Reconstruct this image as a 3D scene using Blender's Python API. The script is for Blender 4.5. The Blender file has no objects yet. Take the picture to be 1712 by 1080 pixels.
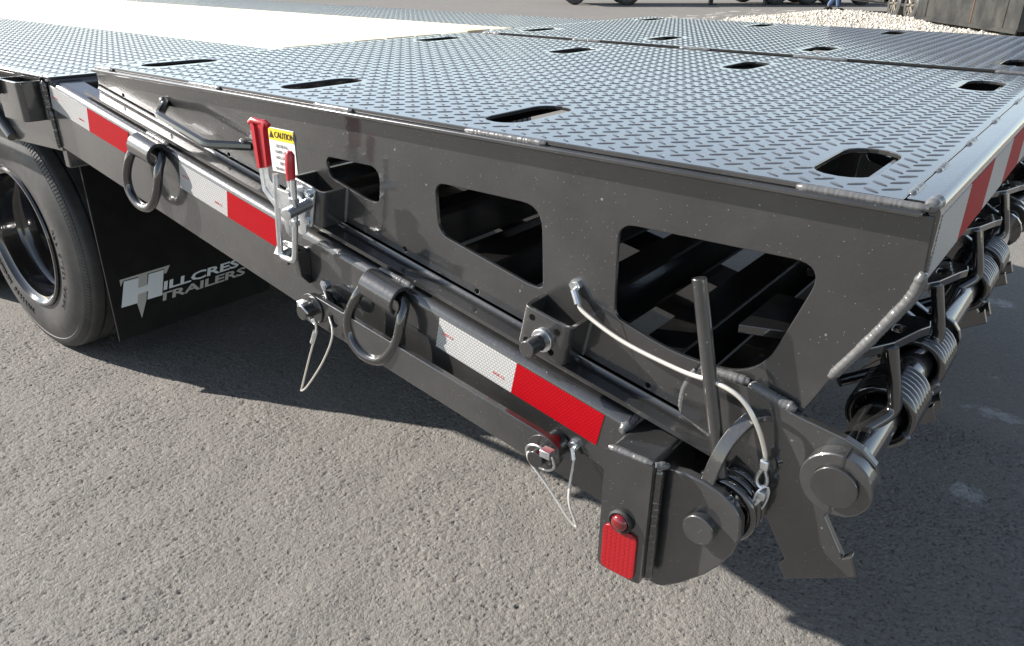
import bpy, bmesh, math, random
import numpy as np
from mathutils import Vector, Matrix
from mathutils.geometry import delaunay_2d_cdt
random.seed(7)
sc = bpy.context.scene
COL = sc.collection
R_ = math.radians

# ------------------------------------------------------------------ camera
cam = bpy.data.cameras.new('camera'); cam_o = bpy.data.objects.new('camera', cam); COL.objects.link(cam_o)
cam.sensor_width = 36.0; cam.lens = 1283.0/1712*36; cam.clip_start = .02; cam.clip_end = 2000
YAW, PIT, ROL = -0.6552, 0.4374, 0.0119
fw = Vector((math.sin(YAW)*math.cos(PIT), math.cos(YAW)*math.cos(PIT), -math.sin(PIT)))
rt = fw.cross(Vector((0, 0, 1))).normalized(); up = rt.cross(fw)
r2 = rt*math.cos(ROL)+up*math.sin(ROL); u2 = -rt*math.sin(ROL)+up*math.cos(ROL)
CAM = Vector((0, -.813, 1.21))
m = Matrix((r2, u2, -fw)).transposed().to_4x4(); m.translation = CAM
cam_o.matrix_world = m
sc.camera = cam_o
# ------------------------------------------------------------------ sky, sun, exposure
SUN = Vector((1.66, .72, -1.0)).normalized()          # direction the light travels
w = bpy.data.worlds.new('World'); sc.world = w; w.use_nodes = True
nt = w.node_tree; bg = nt.nodes['Background']
sky = nt.nodes.new('ShaderNodeTexSky'); sky.sky_type = 'NISHITA'; sky.sun_disc = False
sky.sun_elevation = math.asin(-SUN.z); sky.sun_rotation = math.atan2(-SUN.x, -SUN.y)
sky.air_density = 1.0; sky.dust_density = .3; sky.ozone_density = 1.0
hs = nt.nodes.new('ShaderNodeHueSaturation'); hs.inputs['Saturation'].default_value = .66
nt.links.new(sky.outputs[0], hs.inputs['Color']); nt.links.new(hs.outputs[0], bg.inputs[0]); bg.inputs[1].default_value = .09
sl = bpy.data.lights.new('sun', 'SUN'); sl.energy = 5.0; sl.angle = R_(.53); sl.color = (1, .935, .87)
so = bpy.data.objects.new('sun', sl); COL.objects.link(so); so.rotation_euler = SUN.to_track_quat('-Z', 'Y').to_euler()
so.location = (-6, -4, 8)
vs = sc.view_settings; vs.view_transform = 'Standard'; vs.look = 'None'; vs.gamma = 1; vs.exposure = 1.2
vs.use_curve_mapping = False

# ------------------------------------------------------------------ materials
MATS = {}
def mat(name, base=(.5, .5, .5), rough=.5, metal=0., coat=0., coat_rough=.05, spec=.5, emit=None):
    mt = bpy.data.materials.new(name); mt.use_nodes = True
    b = mt.node_tree.nodes['Principled BSDF']
    b.inputs['Base Color'].default_value = (*base, 1); b.inputs['Roughness'].default_value = rough
    b.inputs['Metallic'].default_value = metal; b.inputs['Coat Weight'].default_value = coat
    b.inputs['Coat Roughness'].default_value = coat_rough; b.inputs['Specular IOR Level'].default_value = spec
    b.inputs['Coat IOR'].default_value = 1.6
    MATS[name] = mt
    return mt
class NT:
    def __init__(s, mt):
        s.t = mt.node_tree; s.b = s.t.nodes['Principled BSDF']; s.co = s.t.nodes.new('ShaderNodeTexCoord')
        s.geo = None
    def n(s, typ, **kw):
        o = s.t.nodes.new(typ)
        for k, v in kw.items(): setattr(o, k, v)
        return o
    def l(s, a, b): s.t.links.new(a, b)
    def pos(s):
        if s.geo is None: s.geo = s.n('ShaderNodeNewGeometry')
        return s.geo.outputs['Position']
    def noise(s, scale, detail=4, rough=.55, vec=None, dist=0):
        o = s.n('ShaderNodeTexNoise'); o.inputs['Scale'].default_value = scale; o.inputs['Detail'].default_value = detail
        o.inputs['Roughness'].default_value = rough; o.inputs['Distortion'].default_value = dist
        s.l(vec or s.pos(), o.inputs['Vector']); return o.outputs['Fac']
    def voro(s, scale, feature='F1', vec=None, out='Distance'):
        o = s.n('ShaderNodeTexVoronoi'); o.feature = feature; o.inputs['Scale'].default_value = scale
        s.l(vec or s.pos(), o.inputs['Vector']); return o.outputs[out]
    def ramp(s, fac, stops, interp='LINEAR'):
        o = s.n('ShaderNodeValToRGB'); cr = o.color_ramp; cr.interpolation = interp
        while len(cr.elements) < len(stops): cr.elements.new(.5)
        for e, (p, c) in zip(cr.elements, stops):
            e.position = p; e.color = (*c, 1) if isinstance(c, tuple) else (c, c, c, 1)
        s.l(fac, o.inputs[0]); return o.outputs[0]
    def mix(s, fac, a, b, typ='MIX'):
        o = s.n('ShaderNodeMix'); o.data_type = 'RGBA'; o.blend_type = typ
        for inp, v in ((o.inputs[0], fac), (o.inputs[6], a), (o.inputs[7], b)):
            if hasattr(v, 'node'): s.l(v, inp)
            elif isinstance(v, tuple): inp.default_value = (*v, 1)
            else: inp.default_value = v
        return o.outputs[2]
    def math(s, op, a, b=None, c=None):
        o = s.n('ShaderNodeMath'); o.operation = op
        for i, v in enumerate((a, b, c)):
            if v is None: continue
            if hasattr(v, 'node'): s.l(v, o.inputs[i])
            else: o.inputs[i].default_value = v
        return o.outputs[0]
    def bump(s, h, strength, dist, prev=None):
        o = s.n('ShaderNodeBump'); o.inputs['Strength'].default_value = strength; o.inputs['Distance'].default_value = dist
        s.l(h, o.inputs['Height'])
        if prev: s.l(prev, o.inputs['Normal'])
        return o.outputs[0]
    def set(s, name, v):
        if hasattr(v, 'node'): s.l(v, s.b.inputs[name])
        else: s.b.inputs[name].default_value = v

def paint_mat(name, base=.045, rough=.3, coat=.5, peel=.25, specks=True, warm=(1, .985, .96)):
    mt = mat(name, coat=coat, coat_rough=.035); k = NT(mt)
    c0 = tuple(base*x for x in warm); c1 = tuple(base*1.35*x for x in warm)
    n1 = k.noise(9, 5, .6)
    col = k.mix(k.ramp(n1, [(.35, 0.), (.7, 1.)]), c0, c1)
    dust = k.noise(3.1, 6, .65)
    col = k.mix(k.math('MULTIPLY', k.ramp(dust, [(.48, 0.), (.78, 1.)]), .16), col, (.20, .19, .175))
    rgh = k.math('ADD', rough-.06, k.math('MULTIPLY', n1, .14))
    if specks:
        v = k.voro(95, 'F1'); vc = k.voro(95, 'F1', out='Color')
        sep = k.n('ShaderNodeSeparateColor'); k.l(vc, sep.inputs[0])
        pick = k.math('GREATER_THAN', sep.outputs[0], .94)
        siz = k.math('MULTIPLY', sep.outputs[1], .17)
        spot = k.math('MULTIPLY', k.math('LESS_THAN', v, siz), pick)
        col = k.mix(k.math('MULTIPLY', spot, .32), col, (.42, .42, .41))
        v2 = k.voro(420, 'F1'); vc2 = k.voro(420, 'F1', out='Color')
        sep2 = k.n('ShaderNodeSeparateColor'); k.l(vc2, sep2.inputs[0])
        spot2 = k.math('MULTIPLY', k.math('LESS_THAN', v2, .22), k.math('GREATER_THAN', sep2.outputs[0], .962))
        col = k.mix(k.math('MULTIPLY', spot2, .5), col, (.4, .39, .37))
        rgh = k.math('ADD', rgh, k.math('MULTIPLY', spot, .3))
    k.set('Base Color', col); k.set('Roughness', rgh)
    h = k.noise(150, 3, .5)
    nb = k.bump(h, peel, .0008)
    k.set('Normal', nb)
    cn = k.bump(h, peel*.5, .0008); k.l(cn, k.b.inputs['Coat Normal'])
    return mt
paint_mat('paint', .018, .34, 1., .34, warm=(.985, 1, 1)).node_tree.nodes['Principled BSDF'].inputs['Coat IOR'].default_value = 1.7
paint_mat('paint_top', .026, .16, 1., .14).node_tree.nodes['Principled BSDF'].inputs['Coat IOR'].default_value = 1.78
paint_mat('paint_black_shade', .006, .22, 1., .2, specks=False, warm=(1, 1, 1.02)).node_tree.nodes['Principled BSDF'].inputs['Coat IOR'].default_value = 1.8  # black parts; on inner members and handle, shade put into the colour
paint_mat('weld', .085, .26, .5, .6, specks=False, warm=(1, 1, 1))
def zinc_mat():
    mt = mat('zinc', (.6, .62, .64), .32, 1.); k = NT(mt)
    n = k.noise(60, 4, .6); k.set('Base Color', k.ramp(n, [(.3, (.60, .63, .66)), (.7, (.84, .86, .87))]))
    k.set('Roughness', k.math('ADD', .22, k.math('MULTIPLY', n, .25)))
zinc_mat()
mat('steel_cable', (.72, .69, .62), .35, .6, coat=.6)
mat('red_vinyl', (.42, .012, .02), .38, coat=.3, coat_rough=.2)
mat('white_print', (.8, .8, .78), .5)
mat('black_print', (.015, .015, .015), .5)
mat('grey_print', (.16, .16, .16), .5)
mat('yellow_print', (.75, .55, .02), .5)
mat('red_print', (.55, .06, .05), .5)
mat('logo_blue', (.66, .71, .76), .55)
mat('logo_grey', (.42, .41, .40), .55)
def flap_mat():
    mt = mat('flap_rubber', (.012, .012, .013), .6, spec=.2); k = NT(mt)
    n = k.noise(14, 6, .6); v = k.voro(130, 'F1'); sp = k.math('LESS_THAN', v, .05)
    c = k.mix(k.ramp(n, [(.4, 0.), (.75, 1.)]), (.0055, .0055, .006), (.012, .012, .012))
    k.set('Base Color', k.mix(k.math('MULTIPLY', sp, .4), c, (.2, .2, .19)))
flap_mat()
def tyre_mat():
    mt = mat('tyre_rubber', (.03, .03, .031), .5, spec=.5); k = NT(mt)
    n = k.noise(7, 6, .65); n2 = k.noise(60, 4, .6)
    c = k.mix(k.ramp(n, [(.35, 0.), (.7, 1.)]), (.030, .030, .030), (.075, .073, .070))
    k.set('Base Color', c); k.set('Roughness', k.math('ADD', .36, k.math('MULTIPLY', n2, .3)))
    k.set('Normal', k.bump(n2, .15, .002))
tyre_mat()
mat('tread_rubber', (.016, .016, .017), .7)
mat('hole_shade', (.004, .004, .004), .9, spec=.1)  # near black, painted for the shade inside drilled holes
mat('rim_black', (.008, .008, .009), .12, coat=1, coat_rough=.03)
def tape_mat(name, a, b, rough):
    mt = mat(name, a, rough, coat=.0, spec=.12); k = NT(mt)
    br = k.n('ShaderNodeTexBrick'); br.inputs['Scale'].default_value = 1
    mp = k.n('ShaderNodeMapping'); mp.inputs['Rotation'].default_value = (R_(90), R_(0), 0)
    ro = k.n('ShaderNodeMapping'); ro.inputs['Rotation'].default_value = (0, R_(-11.1), 0)
    k.l(k.pos(), ro.inputs[0])
    sx = k.n('ShaderNodeSeparateXYZ'); k.l(ro.outputs[0], sx.inputs[0])
    cb = k.n('ShaderNodeCombineXYZ'); k.l(k.math('ADD', sx.outputs[0], k.math('MULTIPLY', sx.outputs[1], 1.0)), cb.inputs[0]); k.l(sx.outputs[2], cb.inputs[1])
    k.l(cb.outputs[0], br.inputs['Vector'])
    br.inputs['Color1'].default_value = (*a, 1); br.inputs['Color2'].default_value = (*[x*.93 for x in a], 1); br.inputs['Mortar'].default_value = (*b, 1)
    br.inputs['Brick Width'].default_value = .0052; br.inputs['Row Height'].default_value = .0042
    br.inputs['Mortar Size'].default_value = .0006; br.inputs['Mortar Smooth'].default_value = .3
    n = k.noise(25, 4, .6)
    k.set('Base Color', k.mix(k.math('MULTIPLY', k.ramp(n, [(.5, 0.), (.8, 1.)]), .25), br.outputs[0], tuple(x*.7 for x in a)))
tape_mat('tape_white', (.50, .50, .49), (.22, .22, .215), .35)
tape_mat('tape_red', (.40, .002, .008), (.19, .001, .004), .5)
mat('lens_red', (.15, .002, .005), .12, coat=1, coat_rough=.03)
mat('reflector_red', (.30, .002, .007), .3, coat=.4, coat_rough=.05)
def wood_mat():
    mt = mat('pine', rough=.6); k = NT(mt)
    sx = k.n('ShaderNodeMapping'); sx.inputs['Scale'].default_value = (1.2, 16, 16); k.l(k.pos(), sx.inputs[0])
    n = k.noise(3.5, 6, .6, vec=sx.outputs[0], dist=.6)
    kn = k.noise(2.3, 2, .5)
    c = k.ramp(n, [(.25, (.60, .46, .25)), (.5, (.80, .70, .50)), (.8, (.85, .78, .62))])
    k.set('Base Color', k.mix(k.math('MULTIPLY', k.ramp(kn, [(.62, 0.), (.7, 1.)]), .5), c, (.55, .38, .16)))
wood_mat()
def asphalt_mat():
    mt = mat('asphalt', rough=.9, spec=.25); k = NT(mt)
    wn = k.n('ShaderNodeTexNoise'); wn.inputs['Scale'].default_value = 160; wn.inputs['Detail'].default_value = 2; k.l(k.pos(), wn.inputs['Vector'])
    sb = k.n('ShaderNodeVectorMath'); sb.operation = 'MULTIPLY_ADD'; k.l(wn.outputs['Color'], sb.inputs[0]); sb.inputs[1].default_value = (.009, .009, .009); k.l(k.pos(), sb.inputs[2])
    wv = sb.outputs[0]
    def cells(scale, vec=None):
        d = k.voro(scale, 'F1', vec=vec); c_ = k.voro(scale, 'F1', vec=vec, out='Color'); sp = k.n('ShaderNodeSeparateColor'); k.l(c_, sp.inputs[0]); return d, sp.outputs[0], sp.outputs[1]
    d1, r1, g1 = cells(185); d2, r2_, g2 = cells(340); d3, r3, g3 = cells(95, wv); d4, r4, g4 = cells(52, wv)
    big = k.noise(.55, 5, .6); mid = k.noise(5, 6, .65); dens = k.noise(2.2, 4, .6); gr = k.noise(240, 5, .7)
    # pits: torn out grains, thicker in some places than others
    thr = k.math('ADD', .62, k.math('MULTIPLY', dens, .40))
    p3 = k.math('MULTIPLY', k.ramp(d3, [(.18, 1.), (.48, 0.)]), k.math('GREATER_THAN', r3, thr))
    p4 = k.math('MULTIPLY', k.ramp(d4, [(.12, 1.), (.34, 0.)]), k.math('GREATER_THAN', r4, k.math('ADD', thr, .04)))
    pit = k.math('MAXIMUM', p3, p4)
    stone = k.ramp(r1, [(0., (0.139, 0.132, 0.123)), (.55, (0.185, 0.175, 0.161)), (.9, (0.217, 0.207, 0.189)), (1., (0.295, 0.286, 0.264))])
    c = k.mix(.5, stone, (0.187, 0.178, 0.160))
    c = k.mix(k.math('MULTIPLY', k.ramp(big, [(.3, 1.), (.7, 0.)]), .30), c, (0.124, 0.120, 0.115))
    c = k.mix(k.math('MULTIPLY', k.ramp(mid, [(.45, 0.), (.8, 1.)]), .30), c, (0.234, 0.222, 0.201))
    c = k.mix(k.math('MULTIPLY', pit, .45), c, (0.083, 0.079, 0.075))
    sxyz = k.n('ShaderNodeSeparateXYZ'); k.l(k.pos(), sxyz.inputs[0]); scn = k.noise(34, 5, .75)
    for (xa, ya), (xb, yb), wd in (((-.128, 1.63), (.03, 1.66), .05), ((-.06, 1.20), (-.03, 1.12), .07), ((-.22, 2.62), (-.13, 2.63), .07)):
        mx, my = (xa+xb)/2, (ya+yb)/2; hx = abs(xb-xa)/2+.05
        ex = k.math('POWER', k.math('DIVIDE', k.math('SUBTRACT', sxyz.outputs[0], mx), hx), 2.)
        ey = k.math('POWER', k.math('DIVIDE', k.math('SUBTRACT', sxyz.outputs[1], my), wd), 2.)
        msk = k.math('SUBTRACT', 1., k.math('ADD', ex, ey)); msk = k.ramp(k.math('ADD', k.math('MULTIPLY', msk, .30), scn), [(.66, 0.), (.80, .45)])
        c = k.mix(msk, c, (.50, .51, .52))
    k.set('Base Color', c)
    h = k.math('ADD', k.math('MULTIPLY', d1, -.45), k.math('MULTIPLY', d2, -.30))
    h = k.math('ADD', h, k.math('MULTIPLY', r1, .28))
    h = k.math('ADD', h, k.math('MULTIPLY', gr, .55))
    h = k.math('ADD', h, k.math('MULTIPLY', k.noise(30, 4, .6), .9))
    h = k.math('SUBTRACT', h, k.math('MULTIPLY', pit, .85))
    k.set('Normal', k.bump(h, .70, .0034))
    k.set('Roughness', k.math('ADD', .78, k.math('MULTIPLY', mid, .15)))
asphalt_mat()
def stone_mat():
    mt = mat('white_gravel', rough=.8); k = NT(mt)
    n = k.noise(38, 3, .6); k.set('Base Color', k.ramp(n, [(.28, (.30, .27, .21)), (.5, (.52, .48, .41)), (.72, (.72, .69, .62))]))
stone_mat()
def dusty_mat():
    mt = mat('dusty_black', rough=.5); k = NT(mt)
    st = k.n('ShaderNodeMapping'); st.inputs['Scale'].default_value = (1.1, 1.1, .75); k.l(k.pos(), st.inputs[0])
    n = k.noise(2.4, 7, .7, vec=st.outputs[0]); n2 = k.noise(1.1, 6, .65)
    c = k.mix(k.ramp(n, [(.4, 0.), (.75, 1.)]), (.012, .0125, .0115), (.050, .048, .040))
    c = k.mix(k.math('MULTIPLY', k.ramp(n2, [(.5, 0.), (.75, 1.)]), .5), c, (.035, .035, .028))
    k.set('Base Color', c); k.set('Roughness', k.math('ADD', .35, k.math('MULTIPLY', n, .4)))
dusty_mat()
mat('denim', (.07, .12, .22), .85); mat('shoe', (.03, .028, .027), .7); mat('shirt', (.10, .11, .13), .8)
mat('skin', (.45, .27, .19), .55); mat('hair', (.03, .02, .015), .7)
mat('orange_hub', (.55, .08, .02), .45); mat('dark_chassis', (.02, .02, .021), .5)
mat('alloy', (.16, .145, .115), .5, .3); mat('box_white', (.55, .56, .56), .5); mat('cab_blue', (.04, .07, .14), .35, coat=.5)
mat('glass_dark', (.01, .012, .014), .08, coat=1); mat('rust', (.13, .055, .03), .8)

# ------------------------------------------------------------------ mesh helpers
BASE = {}
def tag(o, label=None, cat=None, group=None, kind=None):
    if label: o['label'] = label
    if cat: o['category'] = cat
    if group: o['group'] = group
    if kind: o['kind'] = kind
    return o
def thing(name, loc, label, cat, group=None):
    o = bpy.data.objects.new(name, None); COL.objects.link(o); o.location = loc; BASE[o.name] = Vector(loc)
    o.empty_display_size = .1
    return tag(o, label, cat, group)
def obj(name, bm, mt, parent=None, smooth=35, bevel=0, seg=2, label=None, kind=None):
    """bm is in world coordinates; the object is linked under parent"""
    base = BASE.get(parent.name, Vector()) if parent else Vector()
    if base.length: bmesh.ops.translate(bm, verts=bm.verts, vec=-base)
    bmesh.ops.recalc_face_normals(bm, faces=bm.faces)
    me = bpy.data.meshes.new(name); bm.to_mesh(me); bm.free()
    if isinstance(mt, str): me.materials.append(MATS[mt])
    else:
        for q in mt: me.materials.append(MATS[q])
    if smooth:
        for p in me.polygons: p.use_smooth = True
        me.set_sharp_from_angle(angle=R_(smooth))
    o = bpy.data.objects.new(name, me); COL.objects.link(o)
    if parent: o.parent = parent; BASE[o.name] = base
    if bevel:
        b = o.modifiers.new('bevel', 'BEVEL'); b.width = bevel; b.segments = seg; b.limit_method = 'ANGLE'; b.angle_limit = R_(40)
    if label: o['label'] = label
    if kind: o['kind'] = kind
    return o
def copy_part(o, parent, offset):
    c = o.copy(); COL.objects.link(c); c.parent = parent
    c.location = o.location + Vector(offset) + BASE.get(o.name, Vector()) - BASE.get(parent.name, Vector())
    BASE[c.name] = BASE.get(parent.name, Vector())
    return c
def NB(): return bmesh.new()
def box(bm, lo, hi, M=None):
    vs_ = [bm.verts.new((x, y, z)) for x in (lo[0], hi[0]) for y in (lo[1], hi[1]) for z in (lo[2], hi[2])]
    for f in ((0, 1, 3, 2), (4, 6, 7, 5), (0, 4, 5, 1), (2, 3, 7, 6), (0, 2, 6, 4), (1, 5, 7, 3)): bm.faces.new([vs_[i] for i in f])
    if M is not None: bmesh.ops.transform(bm, matrix=M, verts=vs_)
    return vs_
def frame_of(d):
    d = Vector(d).normalized(); a = Vector((0, 0, 1)) if abs(d.z) < .9 else Vector((1, 0, 0))
    x = a.cross(d).normalized(); return x, d.cross(x)
def cyl(bm, p0, p1, r0, r1=None, n=24, caps=True, ring=None):
    p0 = Vector(p0); p1 = Vector(p1); r1 = r0 if r1 is None else r1
    x, y = frame_of(p1-p0); L = []
    for p, r in ((p0, r0), (p1, r1)):
        L.append([bm.verts.new(p+(x*math.cos(a)+y*math.sin(a))*r) for a in [2*math.pi*i/n for i in range(n)]])
    for i in range(n): bm.faces.new((L[0][i], L[0][(i+1) % n], L[1][(i+1) % n], L[1][i]))
    if caps: bm.faces.new(L[0][::-1]); bm.faces.new(L[1])
def tube(bm, pts, r, n=12, closed=False, caps=True, radii=None):
    P = [Vector(p) for p in pts]; N = len(P); rings = []
    def tan(i):
        if closed: return (P[(i+1) % N]-P[i-1]).normalized()
        return (P[min(i+1, N-1)]-P[max(i-1, 0)]).normalized()
    t = tan(0); x, y = frame_of(t)
    for i in range(N):
        t2 = tan(i); q = t.rotation_difference(t2); x = q @ x; x = (x-t2*x.dot(t2)).normalized(); t = t2; y = t.cross(x)
        rr = radii[i] if radii else r
        rings.append([bm.verts.new(P[i]+(x*math.cos(a)+y*math.sin(a))*rr) for a in [2*math.pi*j/n for j in range(n)]])
    M = N if closed else N-1
    for i in range(M):
        A = rings[i]; B = rings[(i+1) % N]; off = 0
        if closed and i == N-1:
            off = min(range(n), key=lambda o: sum((A[j].co-B[(j+o) % n].co).length for j in range(0, n, 3)))
        for j in range(n): bm.faces.new((A[j], A[(j+1) % n], B[(j+1+off) % n], B[(j+off) % n]))
    if caps and not closed: bm.faces.new(rings[0][::-1]); bm.faces.new(rings[-1])
def smooth_path(pts, k=8, closed=False):
    P = [Vector(p) for p in pts]; out = []; N = len(P)
    rng = range(N if closed else N-1)
    for i in rng:
        if closed: a, b, c, d = P[i-1], P[i], P[(i+1) % N], P[(i+2) % N]
        else: a, b, c, d = P[max(i-1, 0)], P[i], P[i+1], P[min(i+2, N-1)]
        for j in range(k):
            t = j/k
            out.append(.5*((2*b)+(c-a)*t+(2*a-5*b+4*c-d)*t*t+(3*b-a-3*c+d)*t**3))
    if not closed: out.append(P[-1])
    return out
def fillet(pts, r, k=5):
    """round the inner corners of an open 3-D polyline"""
    P = [Vector(p) for p in pts]; out = [P[0]]
    for i in range(1, len(P)-1):
        a = (P[i-1]-P[i]); b = (P[i+1]-P[i]); ra = min(r, a.length*.49, b.length*.49)
        p = P[i]+a.normalized()*ra; q = P[i]+b.normalized()*ra
        for j in range(k+1):
            t = j/k; out.append(p*(1-t)**2+P[i]*2*t*(1-t)+q*t*t)
    out.append(P[-1]); return out
def round_poly(pts, r, k=5):
    """2-D polygon with rounded corners; r scalar or list"""
    n = len(pts); out = []
    for i in range(n):
        p = Vector(pts[i]); a = Vector(pts[i-1])-p; b = Vector(pts[(i+1) % n])-p
        rr = r[i] if isinstance(r, (list, tuple)) else r
        if rr <= 0: out.append(tuple(p)); continue
        rr = min(rr, a.length*.49, b.length*.49)
        p0 = p+a.normalized()*rr; p1 = p+b.normalized()*rr
        for j in range(k+1):
            t = j/k; q = p0*(1-t)**2+p*2*t*(1-t)+p1*t*t; out.append((q.x, q.y))
    return out
def stadium(cx, cy, hx, hy, k=8):
    """slot, rounded ends along the longer y axis"""
    out = []
    for s in (1, -1):
        for j in range(k+1):
            a = math.pi*j/k; out.append((cx+s*hx*math.cos(a), cy+s*(hy-hx)+s*hx*math.sin(a)))
    return out
def inside(p, poly):
    x, y = p; c = False; n = len(poly)
    for i in range(n):
        x0, y0 = poly[i]; x1, y1 = poly[i-1]
        if (y0 > y) != (y1 > y) and x < (x1-x0)*(y-y0)/(y1-y0)+x0: c = not c
    return c
def plate(bm, outline, holes, fn, t0, t1):
    """2-D outline with holes, thickened: fn(u, v, t) -> 3-D point"""
    vs2, ed = [], []
    for lp in [outline]+list(holes):
        b = len(vs2); vs2 += [Vector(p) for p in lp]; ed += [(b+i, b+(i+1) % len(lp)) for i in range(len(lp))]
    V, E, F, *_ = delaunay_2d_cdt(vs2, ed, [], 1, 1e-7)
    keep = []
    for f in F:
        c = sum((V[i] for i in f), Vector((0, 0)))/len(f)
        if inside(c, outline) and not any(inside(c, h) for h in holes): keep.append(f)
    A = [bm.verts.new(fn(v.x, v.y, t0)) for v in V]; B = [bm.verts.new(fn(v.x, v.y, t1)) for v in V]
    cnt = {}
    for f in keep:
        bm.faces.new([A[i] for i in f]); bm.faces.new([B[i] for i in reversed(f)])
        for i in range(len(f)):
            a, b = f[i], f[(i+1) % len(f)]; cnt.setdefault(frozenset((a, b)), []).append((a, b))
    for k, l in cnt.items():
        if len(l) == 1:
            a, b = l[0]; bm.faces.new((A[b], A[a], B[a], B[b]))
    for v in [v for v in A+B if not v.link_faces]: bm.verts.remove(v)
XZ = lambda u, v, t: (u, t, v)
XY = lambda u, v, t: (u, v, t)
YZ = lambda u, v, t: (t, u, v)
def sweep(bm, prof, pa, pb, au, av):
    """closed 2-D profile swept straight from pa to pb"""
    pa = Vector(pa); pb = Vector(pb); au = Vector(au); av = Vector(av)
    A = [bm.verts.new(pa+au*u+av*v) for u, v in prof]; B = [bm.verts.new(pb+au*u+av*v) for u, v in prof]; n = len(prof)
    for i in range(n): bm.faces.new((A[i], A[(i+1) % n], B[(i+1) % n], B[i]))
    for L in (A, B[::-1]):
        bm.faces.new(L)
def lathe(bm, prof, o, ax, n=48, closed=False):
    """profile of (radius, along) about axis ax through o"""
    o = Vector(o); ax = Vector(ax).normalized(); x, y = frame_of(ax); rings = []
    for j in range(n):
        a = 2*math.pi*j/n; d = x*math.cos(a)+y*math.sin(a); rings.append([bm.verts.new(o+d*r+ax*h) for r, h in prof])
    m_ = len(prof)
    for j in range(n):
        A = rings[j]; B = rings[(j+1) % n]
        for i in range(m_ if closed else m_-1): bm.faces.new((A[i], A[(i+1) % m_], B[(i+1) % m_], B[i]))
    bmesh.ops.remove_doubles(bm, verts=bm.verts, dist=1e-6)
def helix(o, ax, r, pitch, turns, k=20, ph=0):
    o = Vector(o); ax = Vector(ax).normalized(); x, y = frame_of(ax)
    return [o+(x*math.cos(ph+2*math.pi*i/k)+y*math.sin(ph+2*math.pi*i/k))*r+ax*(pitch*i/k) for i in range(int(turns*k)+1)]
def weld(parent, pts, r, mt='weld', step=.0016, amp=.022, seed=0, name='weld_bead'):
    """one rippled weld bead along a polyline"""
    rnd = random.Random(seed); P = fillet(pts, .012, 4) if len(pts) > 2 else [Vector(p) for p in pts]; out = []; rad = []
    for a, b in zip(P[:-1], P[1:]):
        n = max(2, int((b-a).length/step))
        for i in range(n): out.append(a.lerp(b, i/n))
    out.append(P[-1]); N = len(out); drift = 0
    for i in range(N):
        e = min(1, .60+.09*min(i, N-1-i)); drift = drift*.93+rnd.uniform(-1, 1)*.035
        rad.append(r*.80*e*(1+amp*math.sin(i*2.0)+drift))
        out[i] = out[i]+Vector((rnd.uniform(-1, 1), rnd.uniform(-1, 1), rnd.uniform(-1, 1)))*r*.035
    bm = NB(); tube(bm, out, r, 12, radii=rad)
    return obj(name, bm, mt, parent, smooth=70)
def text_bm(s, size, M, shear=0, bold=0, ext=.0004, align='LEFT', res=2, spacing=1., sx=1.):
    cu = bpy.data.curves.new('t', 'FONT'); cu.body = s; cu.size = size; cu.shear = shear; cu.offset = bold; cu.extrude = ext
    cu.align_x = align; cu.resolution_u = res; cu.space_character = spacing
    o = bpy.data.objects.new('t', cu); COL.objects.link(o)
    dg = bpy.context.evaluated_depsgraph_get(); me = bpy.data.meshes.new_from_object(o.evaluated_get(dg))
    bm = bmesh.new(); bm.from_mesh(me)
    bmesh.ops.transform(bm, matrix=M @ Matrix.Diagonal((sx, 1, 1, 1)), verts=bm.verts)
    bpy.data.objects.remove(o); bpy.data.curves.remove(cu); bpy.data.meshes.remove(me)
    return bm
def mat_axes(o, x, y, z):
    M = Matrix((Vector(x), Vector(y), Vector(z))).transposed().to_4x4(); M.translation = Vector(o); return M

# the slope of the beavertail: everything on the rail follows it
AL = math.atan(.1966); UX = Vector((math.cos(AL), 0, -math.sin(AL))); UN = Vector((math.sin(AL), 0, math.cos(AL)))
YR = -.0485                                            # outer face of the rail
rail_z = lambda x: .586-.1966*x                        # top line of the tape on that face
fold_z = lambda x: .731-.1966*(x+.615)                 # bottom fold of the ramp side
ZT = 1.008                                             # ramp tread surface
ZD = .975                                              # trailer deck surface

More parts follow.
